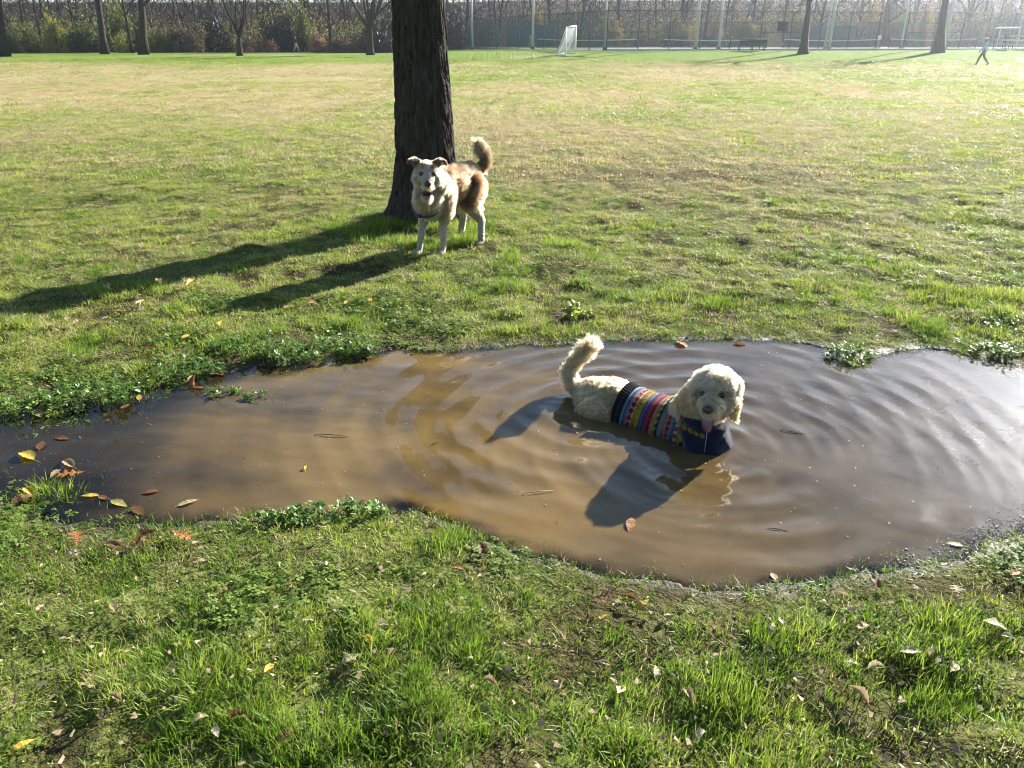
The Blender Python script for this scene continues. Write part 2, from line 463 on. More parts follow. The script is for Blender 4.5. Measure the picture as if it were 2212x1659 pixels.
def ground_mat():
    m = bpy.data.materials.new('ground_soil_and_turf'); m.use_nodes = True
    nt = m.node_tree; b = nt.nodes['Principled BSDF']; L = nt.links.new
    geo = N(nt, 'ShaderNodeNewGeometry')
    at = N(nt, 'ShaderNodeAttribute', attribute_name='mix')     # r dryness, g bareness, b wet mud, a unused
    sp = N(nt, 'ShaderNodeSeparateColor'); L(at.outputs['Color'], sp.inputs[0])
    at2 = N(nt, 'ShaderNodeAttribute', attribute_name='zone')   # r turf seen from afar, g woodland floor
    sp2 = N(nt, 'ShaderNodeSeparateColor'); L(at2.outputs['Color'], sp2.inputs[0])
    def noise(sc, det=5, rough=.6):
        n = N(nt, 'ShaderNodeTexNoise'); n.inputs['Scale'].default_value = sc; n.inputs['Detail'].default_value = det
        n.inputs['Roughness'].default_value = rough
        L(geo.outputs['Position'], n.inputs['Vector']); return n
    def mix(fac, a, c):
        x = N(nt, 'ShaderNodeMix', data_type='RGBA')
        if isinstance(fac, float): x.inputs[0].default_value = fac
        else: L(fac, x.inputs[0])
        for s, v in ((6, a), (7, c)):
            if isinstance(v, tuple): x.inputs[s].default_value = (*v, 1)
            else: L(v, x.inputs[s])
        return x.outputs[2]
    def ramp(src, lo, hi):
        r = N(nt, 'ShaderNodeMapRange'); r.inputs[1].default_value = lo; r.inputs[2].default_value = hi
        L(src, r.inputs[0]); return r.outputs[0]
    n1 = noise(60.0); n2 = noise(9.0); n3 = noise(2.2, 6, .7); n4 = noise(0.6, 6, .7)
    soil = mix(n1.outputs['Fac'], (0.026, 0.018, 0.010), (0.070, 0.048, 0.026))
    thatch = mix(n2.outputs['Fac'], (0.070, 0.095, 0.020), (0.16, 0.165, 0.055))
    near = mix(sp.outputs['Green'], mix(ramp(n1.outputs['Fac'], .32, .52), soil, thatch), soil)
    green = mix(ramp(n3.outputs['Fac'], .35, .65), (0.110, 0.170, 0.026), (0.19, 0.250, 0.050))
    dry = mix(ramp(n4.outputs['Fac'], .3, .7), (0.29, 0.24, 0.125), (0.37, 0.315, 0.165))
    dmix = N(nt, 'ShaderNodeMath', operation='MULTIPLY_ADD')
    L(n3.outputs['Fac'], dmix.inputs[0]); dmix.inputs[1].default_value = 0.9; 
    sb = N(nt, 'ShaderNodeMath', operation='SUBTRACT'); L(sp.outputs['Red'], sb.inputs[0]); sb.inputs[1].default_value = 0.45
    L(sb.outputs[0], dmix.inputs[2])
    turf = mix(ramp(dmix.outputs[0], 0.15, 0.75), green, dry)
    fl = mix(ramp(n4.outputs['Fac'], .35, .65), (0.05, 0.034, 0.019), (0.11, 0.078, 0.045))
    c = mix(sp2.outputs['Red'], near, turf)
    c = mix(sp2.outputs['Green'], c, fl)
    mud = mix(n2.outputs['Fac'], (0.035, 0.026, 0.017), (0.07, 0.052, 0.034))
    c = mix(sp.outputs['Blue'], c, mud)
    L(c, b.inputs['Base Color'])
    rr = N(nt, 'ShaderNodeMapRange'); L(sp.outputs['Blue'], rr.inputs[0]); rr.inputs[3].default_value = 0.95; rr.inputs[4].default_value = 0.5
    L(rr.outputs[0], b.inputs['Roughness'])
    sr = N(nt, 'ShaderNodeMapRange'); L(sp.outputs['Blue'], sr.inputs[0]); sr.inputs[3].default_value = 0.03; sr.inputs[4].default_value = 0.14
    L(sr.outputs[0], b.inputs['Specular IOR Level'])
    bp = N(nt, 'ShaderNodeBump'); bp.inputs['Strength'].default_value = 0.9; bp.inputs['Distance'].default_value = 0.012
    L(n1.outputs['Fac'], bp.inputs['Height'])
    bp2 = N(nt, 'ShaderNodeBump'); bp2.inputs['Strength'].default_value = 0.7; bp2.inputs['Distance'].default_value = 0.10
    L(n2.outputs['Fac'], bp2.inputs['Height']); L(bp.outputs[0], bp2.inputs['Normal'])
    L(bp2.outputs[0], b.inputs['Normal'])
    return m

ground = mobj('ground', np.stack([_X, _Y, _Z], -1).reshape(-1, 3), _F, ground_mat())
tag(ground, 'grassy park field with muddy patches and a wooded bank', 'ground', kind='structure')
_sdg = np.full(_X.size, 5.0)
_nr = (np.abs(_X.ravel()) < 6) & (_Y.ravel() > -1) & (_Y.ravel() < 9)
_sdg[_nr] = puddle_sd(_X.ravel()[_nr], _Y.ravel()[_nr])
_wet = (1 - sstep(0.004, 0.014, _Z.ravel())) * (_sdg < 0.6)
set_vcol(ground.data, np.stack([dryness(_X, _Y).ravel(), bareness(_X, _Y).ravel(), _wet], -1), 'mix')
set_vcol(ground.data, np.stack([sstep(7, 24, _Y.ravel()), np.maximum(sstep(104, 110, _Y.ravel() + 3 * (fbm(_X * .2, _Y * .2, 8).ravel() - .5)) * (1 - sstep(-14, -7, _X.ravel())), sstep(124, 130, _Y.ravel())), 0 * _Z.ravel()], -1), 'zone')

# ------------------------------------------------------------------ puddle water
_wx = np.arange(-3.5, 3.3, 0.013); _wy = np.arange(1.75, 4.45, 0.013)
_WX, _WY = np.meshgrid(_wx, _wy)
_wsd = puddle_sd(_WX, _WY).reshape(_WX.shape)

def ripple(x, y):
    h = np.zeros_like(x)
    warp = (fbm(x * 1.3, y * 1.3, 51, 3) - 0.5) + 0.4 * (fbm(x * 4, y * 4, 53, 2) - .5)
    for k, (cx, cy, a, lam, dec, ph, r0, w) in enumerate(((0.88, 2.88, 0.0048, 0.185, 1.35, 0.0, 0.16, .10), (0.80, 2.95, 0.0010, 0.08, 0.7, 1.0, 0.14, .05),
                                        (0.42, 3.34, 0.0028, 0.15, 1.2, 2.0, 0.15, .08), (0.24, 3.50, 0.0014, 0.07, 0.16, 0.3, 0.03, .03), (0.62, 2.62, 0.0012, 0.05, 0.14, 0.0, 0.0, .03))):
        r = np.hypot(x - cx, y - cy) + warp * w
        an = np.arctan2(y - cy, x - cx)
        gate = 0.15 + 1.2 * sstep(.35, .7, fbm(np.cos(an) * 1.6 + r * .9 + k * 5, np.sin(an) * 1.6 - r * .6, 57, 2))   # crests come and go along the ring
        q = (2 * math.pi * r / lam + ph)
        s = np.sin(q); s = np.where(s > 0, s ** 1.6, s * .8)                                                           # sharper crests
        h += a * s * np.exp(-r / dec) * sstep(0.0, r0 + 0.05, r) * gate
    # small wind chop, stronger at the left end
    h += 0.0022 * (fbm(x * 5.5 + y * 2, y * 10, 61, 2) - 0.5) * 2 * (0.35 + 0.65 * sstep(0.5, -0.6, x))
    h += 0.0018 * (fbm(x * 2.4 - y * 1.5, y * 3.6 + x, 67, 2) - 0.5) * 2
    return h

_WZ = ripple(_WX, _WY) * sstep(0.02, -0.15, _wsd)
_keep = _wsd < 0.22
_wi = np.arange(_WX.size).reshape(_WX.shape)
_wf = np.stack([_wi[:-1, :-1], _wi[:-1, 1:], _wi[1:, 1:], _wi[1:, :-1]], -1).reshape(-1, 4)
_wf = _wf[_keep.ravel()[_wf].all(1)]
_used = np.unique(_wf); _map = np.full(_WX.size, -1); _map[_used] = np.arange(len(_used))

def water_mat():
    m = bpy.data.materials.new('muddy_puddle_water'); m.use_nodes = True
    nt = m.node_tree; b = nt.nodes['Principled BSDF']; L = nt.links.new
    geo = N(nt, 'ShaderNodeNewGeometry')
    at = N(nt, 'ShaderNodeAttribute', attribute_name='murk'); sp = N(nt, 'ShaderNodeSeparateColor'); L(at.outputs['Color'], sp.inputs[0])
    n1 = N(nt, 'ShaderNodeTexNoise'); n1.inputs['Scale'].default_value = 2.6; n1.inputs['Detail'].default_value = 6; n1.inputs['Distortion'].default_value = 1.6
    L(geo.outputs['Position'], n1.inputs['Vector'])
    mr = N(nt, 'ShaderNodeMapRange'); mr.inputs[1].default_value = .32; mr.inputs[2].default_value = .68; L(n1.outputs['Fac'], mr.inputs[0])
    cm = N(nt, 'ShaderNodeMix', data_type='RGBA'); cm.inputs[6].default_value = (0.040, 0.029, 0.015, 1); cm.inputs[7].default_value = (0.080, 0.059, 0.033, 1)
    L(mr.outputs[0], cm.inputs[0])
    cm2 = N(nt, 'ShaderNodeMix', data_type='RGBA'); cm2.inputs[7].default_value = (0.152, 0.098, 0.032, 1); L(sp.outputs['Green'], cm2.inputs[0]); L(cm.outputs[2], cm2.inputs[6])
    L(cm2.outputs[2], b.inputs['Base Color'])
    b.inputs['Roughness'].default_value = 0.03; b.inputs['IOR'].default_value = 1.33
    n2 = N(nt, 'ShaderNodeTexNoise'); n2.inputs['Scale'].default_value = 34; n2.inputs['Detail'].default_value = 3
    L(geo.outputs['Position'], n2.inputs['Vector'])
    bp = N(nt, 'ShaderNodeBump'); bp.inputs['Strength'].default_value = 0.10; bp.inputs['Distance'].default_value = 0.004
    L(n2.outputs['Fac'], bp.inputs['Height']); L(bp.outputs[0], b.inputs['Normal'])
    tr = N(nt, 'ShaderNodeBsdfTransparent'); tr.inputs[0].default_value = (0.80, 0.74, 0.58, 1)
    gl = N(nt, 'ShaderNodeBsdfGlossy'); gl.inputs['Roughness'].default_value = 0.03; L(bp.outputs[0], gl.inputs['Normal'])
    fr = N(nt, 'ShaderNodeFresnel'); fr.inputs[0].default_value = 1.33; L(bp.outputs[0], fr.inputs['Normal'])
    clear = N(nt, 'ShaderNodeMixShader'); L(fr.outputs[0], clear.inputs[0]); L(tr.outputs[0], clear.inputs[1]); L(gl.outputs[0], clear.inputs[2])
    mx = N(nt, 'ShaderNodeMixShader'); L(sp.outputs['Red'], mx.inputs[0]); L(clear.outputs[0], mx.inputs[1]); L(b.outputs[0], mx.inputs[2])
    L(mx.outputs[0], nt.nodes['Material Output'].inputs[0])
    return m

puddle = mobj('puddle', np.stack([_WX, _WY, _WZ], -1).reshape(-1, 3)[_used], _map[_wf], water_mat())
tag(puddle, 'large muddy brown puddle with ripples in the grass', 'puddle', kind='structure')
_px, _py = _WX.ravel()[_used], _WY.ravel()[_used]
_depth = -terrain(_px, _py)
_murk = sstep(-0.005, 0.055, _depth + 0.03 * (fbm(_px * 4, _py * 4, 71, 3) - 0.5)) * (0.25 + 0.75 * sstep(-1.85, -0.70, _px + 0.5 * (fbm(_px * 2, _py * 2, 73, 3) - 0.5) + 0.25 * (_py - 2.9)))
_stir = .85 * sstep(1.1, -.1, _px + .5 * (_py - 2.9) + .5 * (fbm(_px * 1.5, _py * 1.5, 79, 3) - .5)) * (.25 + .75 * sstep(.28, .70, fbm(_px * 2.2 + _py, _py * 3, 77, 4)))   # freshly stirred ochre silt; right end kept darker and greyer for the sky reflection
set_vcol(puddle.data, np.stack([_murk, _stir, 0 * _murk], -1), 'murk')

# ------------------------------------------------------------------ grass
PROTO = bpy.data.collections.new('grass_tufts')

def blade_strip(rs, base, h, w, az, lean, curl, seg=3):
    """a tapering bent blade; returns verts, faces"""
    d = np.array([math.cos(az), math.sin(az), 0]); s = np.array([-math.sin(az), math.cos(az), 0])
    tw = rs.normal(0, .5)
    s = s * math.cos(tw) + d * math.sin(tw)
    v = []; p = np.array(base, float); ang = lean
    for i in range(seg + 1):
        t = i / seg
        ww = w * (1 - t ** 1.8) * 0.5
        if i == seg: v.append(p.copy())
        else: v += [p - s * ww, p + s * ww]
        step = h / seg
        p = p + step * (math.cos(ang) * np.array([0, 0, 1]) + math.sin(ang) * d)
        ang += curl / seg
    f = [(2 * i, 2 * i + 1, 2 * i + 3, 2 * i + 2) for i in range(seg - 1)] + [(2 * seg - 2, 2 * seg - 1, 2 * seg)]
    return v, f

def tuft(name, mat, n, rad, h, w, seed, lean=0.5, seg=3, hv=0.35):
    rs = np.random.default_rng(seed); mb = MB()
    for i in range(n):
        a = rs.uniform(0, 2 * math.pi); r = rad * math.sqrt(rs.uniform())
        az = a + rs.normal(0, 0.9)
        v, f = blade_strip(rs, (r * math.cos(a), r * math.sin(a), -0.006), h * (1 + rs.normal(0, hv)), w * rs.uniform(.7, 1.25), az, abs(rs.normal(0, lean)), rs.uniform(0.1, 1.1), seg)
        mb.add(v, f)
    me = mb.data(name, mat, True)
    o = bpy.data.objects.new(name, me); PROTO.objects.link(o)
    return o

def clover(name, mat, n, rad, h, lw, seed):
    """short stems that carry three round leaflets each"""
    rs = np.random.default_rng(seed); mb = MB()
    for i in range(n):
        a = rs.uniform(0, 2 * math.pi); r = rad * math.sqrt(rs.uniform())
        top = np.array([r * math.cos(a) * 1.15, r * math.sin(a) * 1.15, h * rs.uniform(.5, 1.1)])
        b0 = np.array([r * math.cos(a), r * math.sin(a), -0.005])
        mb.add([b0 - (.0006, 0, 0), b0 + (.0006, 0, 0), top], [(0, 1, 2)])
        tilt = rs.normal(0, .35, 2); s = lw * rs.uniform(.7, 1.3); a0 = rs.uniform(0, 6.28)
        for k in range(3):
            az = a0 + k * 2.094
            d = np.array([math.cos(az), math.sin(az), 0]); q = np.array([-d[1], d[0], 0]); up = np.array([tilt[0], tilt[1], 1.0])
            pts = [top, top + d * s * .55 + q * s * .42, top + d * s + q * s * .22 - up * s * .08, top + d * s - q * s * .22 - up * s * .08, top + d * s * .55 - q * s * .42]
            pts = [p + np.array([0, 0, (p - top)[:2] @ tilt]) for p in pts]
            mb.add(pts, [(0, 1, 2, 3, 4)])
    me = mb.data(name, mat, False)
    o = bpy.data.objects.new(name, me); PROTO.objects.link(o)
    return o

M_G1 = blade_mat('grass_green', (0.072, 0.146, 0.011), (0.205, 0.305, 0.032), .5, .5)
M_G2 = blade_mat('grass_yellow_green', (0.19, 0.265, 0.026), (0.34, 0.40, 0.065), .5, .5)
M_G3 = blade_mat('grass_straw', (0.32, 0.25, 0.12), (0.54, 0.44, 0.24), .45, .6)
M_CL = blade_mat('clover_leaf', (0.090, 0.150, 0.018), (0.20, 0.28, 0.045), .45, .65)

_protos = []
for i in range(4): _protos.append(tuft('tuft_a%d' % i, M_G1, 40, .045, .024, .0030, 100 + i, .75))            # 0-3 short green
for i in range(3): _protos.append(tuft('tuft_b%d' % i, M_G2, 36, .045, .023, .0030, 110 + i, .75))            # 4-6 yellow green
for i in range(3): _protos.append(tuft('tuft_c%d' % i, M_G3, 28, .05, .024, .0026, 120 + i, .95))       # 7-9 straw
for i in range(3): _protos.append(tuft('tuft_d%d' % i, M_G1, 50, .050, .044, .0032, 130 + i, .45))       # 10-12 long green clump
for i in range(2): _protos.append(tuft('tuft_e%d' % i, M_G2, 46, .050, .042, .0032, 140 + i, .45))       # 13-14 long yellow-green clump
for i in range(2): _protos.append(clover('tuft_f%d' % i, M_CL, 18, .05, .024, .010, 150 + i))            # 15-16 clover
for i in range(3): _protos.append(tuft('tuft_g%d' % i, M_G1, 60, .16, .045, .0075, 160 + i, .6, 2))      # 17-19 broad far green
for i in range(3): _protos.append(tuft('tuft_h%d' % i, M_G2, 60, .16, .042, .0075, 170 + i, .6, 2))      # 20-22 broad far yellow-green
for i in range(3): _protos.append(tuft('tuft_i%d' % i, M_G3, 54, .16, .036, .0070, 180 + i, .9, 2))      # 23-25 broad far straw

def gn_scatter(name, pts, idx, rot, scl, label, cat):
    me = bpy.data.meshes.new(name)
    me.vertices.add(len(pts)); me.vertices.foreach_set('co', np.asarray(pts, np.float32).ravel())
    a = me.attributes.new('pick', 'INT', 'POINT'); a.data.foreach_set('value', np.asarray(idx, np.int32))
    a = me.attributes.new('rot', 'FLOAT_VECTOR', 'POINT'); a.data.foreach_set('vector', np.asarray(rot, np.float32).ravel())
    a = me.attributes.new('scl', 'FLOAT_VECTOR', 'POINT'); a.data.foreach_set('vector', np.asarray(scl, np.float32).ravel())
    o = obj_from(name, me)
    g = bpy.data.node_groups.new(name + '_nodes', 'GeometryNodeTree')
    g.interface.new_socket('Geometry', in_out='INPUT', socket_type='NodeSocketGeometry')
    g.interface.new_socket('Geometry', in_out='OUTPUT', socket_type='NodeSocketGeometry')
    gi = g.nodes.new('NodeGroupInput'); go = g.nodes.new('NodeGroupOutput')
    ci = g.nodes.new('GeometryNodeCollectionInfo'); ci.inputs[0].default_value = PROTO; ci.inputs[1].default_value = True; ci.inputs[2].default_value = True
    ip = g.nodes.new('GeometryNodeInstanceOnPoints')
    def named(n, t):
        x = g.nodes.new('GeometryNodeInputNamedAttribute'); x.data_type = t; x.inputs[0].default_value = n; return x.outputs[0]
    g.links.new(gi.outputs[0], ip.inputs['Points']); g.links.new(ci.outputs[0], ip.inputs['Instance'])
    ip.inputs['Pick Instance'].default_value = True
    g.links.new(named('pick', 'INT'), ip.inputs['Instance Index'])
    er = g.nodes.new('FunctionNodeEulerToRotation'); g.links.new(named('rot', 'FLOAT_VECTOR'), er.inputs[0])
    g.links.new(er.outputs[0], ip.inputs['Rotation'])
    g.links.new(named('scl', 'FLOAT_VECTOR'), ip.inputs['Scale'])
    g.links.new(ip.outputs[0], go.inputs[0])
    md = o.modifiers.new('scatter', 'NODES'); md.node_group = g
    tag(o, label, cat, kind='stuff')
    return o

def scatter_zone(y0, y1, dens, seed, far=False, smul=1.0, extra=0.35):
    rs = np.random.default_rng(seed)
    hw = lambda y: 0.72 * y + 0.55
    A = (hw(y0) + hw(y1)) * (y1 - y0)
    n = int(A * dens * 1.0)
    y = np.sqrt(rs.uniform(y0 ** 2, y1 ** 2, n)); x = rs.uniform(-1, 1, n) * hw(y)
    return x, y, rs

_P, _I, _Rt, _S = [], [], [], []
def put(x, y, idx, sxy, sz, rs, dz=0.0, tilt=.12):
    n = len(x)
    _P.append(np.stack([x, y, terrain(x, y) + dz], -1)); _I.append(idx)
    _Rt.append(np.stack([rs.normal(0, tilt, n), rs.normal(0, tilt, n), rs.uniform(0, 6.283, n)], -1))
    _S.append(np.stack([sxy, sxy, sz], -1))

def lawn(y0, y1, dens, seed, big=False, smul=1.0, hmul=1.0):
    x, y, rs = scatter_zone(y0, y1, dens, seed)
    z = terrain(x, y)
    sd = np.full(x.shape, 5.0); nr = (np.abs(x) < 6) & (y < 9)
    if nr.any(): sd[nr] = puddle_sd(x[nr], y[nr])
    dens_n = fbm(x * 4.5, y * 4.5, 81, 3)
    keep = (z > 0.001 - 0.05 * (rs.uniform(size=len(x)) < 0.35) * (x < -1.0)) & (rs.uniform(size=len(x)) > bareness(x, y) * 0.85)
    keep &= rs.uniform(size=len(x)) < 0.48 + 0.9 * sstep(0.34, 0.58, dens_n)
    keep &= rs.uniform(size=len(x)) < np.where(sd > 0, 0.62 + 0.38 * sstep(0.0, 0.10, sd), 0.55)
    keep &= np.hypot(x - TREE_X, y - TREE_Y) > 0.30
    x, y, z, sd, dens_n = x[keep], y[keep], z[keep], sd[keep], dens_n[keep]
    n = len(x)
    d = dryness(x, y); u = rs.uniform(size=n)
    tone = fbm(x * 1.7, y * 1.7, 87, 3)
    straw = u < d * 0.78 + 0.14
    yel = ~straw & (rs.uniform(size=n) < sstep(0.35, 0.68, tone + 0.10 * (y > 3)) * 0.85 + 0.06)
    if big:
        idx = np.where(straw, 23 + rs.integers(0, 3, n), np.where(yel, 20 + rs.integers(0, 3, n), 17 + rs.integers(0, 3, n)))
    else:
        idx = np.where(straw, 7 + rs.integers(0, 3, n), np.where(yel, 4 + rs.integers(0, 3, n), rs.integers(0, 4, n)))
        cl = fbm(x * 1.6, y * 1.6, 91, 3) + 0.10 * sstep(0.5, 1.6, x) * (y < 2.2)
        isc = (cl > 0.60) & (rs.uniform(size=n) < 0.4) & (y < 4.9) & ((x < 0.1) | (y < 2.4))
        idx = np.where(isc, 15 + rs.integers(0, 2, n), idx)
        lg = (fbm(x * 3.3, y * 3.3, 95, 3) > 0.63) & ~isc & ~straw & (rs.uniform(size=n) < 0.55)
        idx = np.where(lg, np.where(yel, 13 + rs.integers(0, 2, n), 10 + rs.integers(0, 3, n)), idx)
    s = smul * rs.uniform(.75, 1.35, n)
    hh = hmul * rs.uniform(.6, 1.3, n) * (0.40 + 1.0 * dens_n) * (.55 + .45 * sstep(.0, .30, np.abs(sd)))
    put(x, y, idx, s, hh, rs)

lawn(0.95, 2.75, 1050, 201)
lawn(2.75, 5.2, 760, 202)
lawn(5.2, 9.5, 430, 203, smul=1.25, hmul=.85)
lawn(9.5, 17, 80, 204, True, 1.0, .7)
lawn(17, 34, 26, 205, True, 1.7, .75)
lawn(34, 70, 4.0, 206, True, 3.6, .9)
# long tussocks: round the tree foot, at the dogs' feet, on the near bank and standing in the shallows
def tussock(cx, cy, rx, ry, n, seed, h=1.0, yel=.4, dz=0.0):
    rs = np.random.default_rng(seed)
    a = rs.uniform(0, 6.283, n); r = np.sqrt(rs.uniform(size=n))
    x = cx + rx * r * np.cos(a); y = cy + ry * r * np.sin(a)
    idx = np.where(rs.uniform(size=n) < yel, 13 + rs.integers(0, 2, n), 10 + rs.integers(0, 3, n))
    put(x, y, idx, rs.uniform(.8, 1.3, n), h * rs.uniform(.7, 1.35, n), rs, dz)
for k, t in enumerate(((-0.80, 6.80, .45, .16, 50, 1.4), (-1.30, 6.75, .30, .22, 34, 1.5), (-1.55, 7.1, .3, .25, 22, 1.2), (-1.0, 6.35, .35, .12, 34, 1.3), (-0.40, 6.30, .13, .10, 26, 1.9), (-0.28, 6.75, .18, .2, 20, 1.3), (-0.05, 6.05, .10, .07, 10, 1.0),
                       (-0.07, 5.75, .12, .09, 12, 1.0), (0.42, 6.25, .16, .10, 14, 1.1), (-0.62, 6.20, .25, .10, 26, 1.2), (1.35, 4.75, .17, .12, 16, 1.1), (-0.25, 2.19, .08, .06, 10, 1.0), (-1.78, 2.55, .10, .07, 13, 1.1),
                       (0.80, 1.75, .12, .07, 14, 1.0), (0.60, 1.50, .16, .10, 22, 1.1), (1.08, 1.55, .13, .10, 18, 1.0), (0.15, 1.36, .16, .08, 16, .75), (-0.15, 1.40, .22, .10, 18, .7), (0.62, 1.22, .14, .08, 18, 1.1), (1.30, 1.75, .15, .10, 16, 1.0), (-1.0, 1.55, .2, .12, 18, 1.0), (-0.5, 1.75, .2, .1, 18, .9),
                       (-0.95, 4.35, .25, .10, 20, 1.0), (-1.7, 4.0, .3, .12, 22, 1.0), (0.2, 4.33, .3, .06, 16, 1.0), (2.9, 5.6, .3, .2, 20, 1.0), (2.2, 5.0, .3, .2, 20, 1.0), (0.9, 5.0, .3, .2, 20, .9), (-2.6, 5.0, .35, .2, 22, 1.0))):
    tussock(*t[:5], 300 + k, t[5])
# thin drowned and emergent blades along the shallow left end
rs = np.random.default_rng(400)
_x = rs.uniform(-3.0, -0.9, 420); _y = rs.uniform(2.3, 3.7, 420)
_k = (puddle_sd(_x, _y) < 0.02) & (puddle_sd(_x, _y) > -0.42) & (rs.uniform(size=420) < sstep(-1.0, -1.8, _x) * .9 + .1)
put(_x[_k], _y[_k], rs.integers(0, 4, _k.sum()), rs.uniform(.8, 1.3, _k.sum()), rs.uniform(.6, 1.3, _k.sum()), rs)
_x = rs.uniform(-2.6, 2.8, 9000); _y = rs.uniform(1.85, 4.35, 9000); _q = puddle_sd(_x, _y)
_k = (_q < 0.05) & (_q > -0.13) & (rs.uniform(size=9000) < .42 * np.exp(np.minimum(_q, 0) / .06) * sstep(.35, .6, fbm(_x * 3, _y * 3, 97, 2)))
put(_x[_k], _y[_k], np.where(rs.uniform(size=_k.sum()) < .3, 7 + rs.integers(0, 3, _k.sum()), rs.integers(0, 4, _k.sum())), rs.uniform(.5, 1.0, _k.sum()), rs.uniform(.6, 1.3, _k.sum()), rs, np.maximum(0, -.012 - terrain(_x[_k], _y[_k])))
gn_scatter('grass', np.concatenate(_P), np.concatenate(_I), np.concatenate(_Rt), np.concatenate(_S), 'short green and straw coloured grass with clover over the whole field', 'grass')
print('grass instances', sum(len(p) for p in _P))
# ------------------------------------------------------------------ animals: shared builders
def _ico(sub=2):
    import bmesh
    bm = bmesh.new(); bmesh.ops.create_icosphere(bm, subdivisions=sub, radius=1.0)
    bm.verts.ensure_lookup_table()
    v = np.array([x.co[:] for x in bm.verts]); f = np.array([[q.index for q in p.verts] for p in bm.faces]); bm.free()
    return v, f
_IV, _IF = _ico(3)

class Blob:
    """union of ellipsoids and tapered limbs, remeshed into one continuous skin"""
    def __init__(self):
        self.v = []; self.f = []; self.n = 0
    def ell(self, c, r, rot=None):
        v = _IV * np.array(r if np.ndim(r) else (r, r, r))
        if rot is not None: v = v @ np.array(rot).T
        self.v.append(v + np.array(c)); self.f.append(_IF + self.n); self.n += len(v)
        return self
    def limb(self, pts, rad, flat=None):
        pts = np.asarray(pts, float); rad = np.asarray(rad, float)
        for i in range(len(pts) - 1):
            L = np.linalg.norm(pts[i + 1] - pts[i]); k = max(2, int(L / (0.3 * min(rad[i], rad[i + 1]))) + 1)
            for t in np.linspace(0, 1, k):
                r = rad[i] * (1 - t) + rad[i + 1] * t
                self.ell(pts[i] * (1 - t) + pts[i + 1] * t, r if flat is None else np.array(flat) * r)
        return self
    def xf(self, M, other):
        """append another blob after a 4x4 transform"""
        M = np.array(M)
        for v, f in zip(other.v, other.f):
            self.v.append(v @ M[:3, :3].T + M[:3, 3])
        nf = np.concatenate(other.f) + self.n
        self.f.append(nf); self.n += other.n
        return self
    def skin(self, name, voxel, smooth=8, mat=None):
        me = mesh_data(name + '_raw', np.concatenate(self.v), np.concatenate(self.f))
        o = obj_from(name + '_raw', me)
        r = o.modifiers.new('r', 'REMESH'); r.mode = 'VOXEL'; r.voxel_size = voxel
        s = o.modifiers.new('s', 'SMOOTH'); s.factor = 0.5; s.iterations = smooth
        dg = bpy.context.evaluated_depsgraph_get()
        out = bpy.data.meshes.new_from_object(o.evaluated_get(dg))
        bpy.data.objects.remove(o); bpy.data.meshes.remove(me)
        out.name = name
        out.polygons.foreach_set('use_smooth', np.ones(len(out.polygons), dtype=bool))
        out.materials.clear()
        if mat is not None: out.materials.append(mat)
        return out

def co_of(me):
    a = np.empty(len(me.vertices) * 3); me.vertices.foreach_get('co', a); return a.reshape(-1, 3)

def fur_mat(name, rough=0.45, ior=1.5):
    m = bpy.data.materials.new(name); m.use_nodes = True
    nt = m.node_tree; nt.nodes.clear()
    out = N(nt, 'ShaderNodeOutputMaterial'); h = N(nt, 'ShaderNodeBsdfHairPrincipled')
    h.model = 'CHIANG'; h.parametrization = 'COLOR'
    at = N(nt, 'ShaderNodeAttribute', attribute_name='fcol')
    nt.links.new(at.outputs['Color'], h.inputs['Color'])
    h.inputs['Roughness'].default_value = rough; h.inputs['Radial Roughness'].default_value = 0.6
    h.inputs['Random Roughness'].default_value = 0.3
    nt.links.new(h.outputs[0], out.inputs[0])
    return m

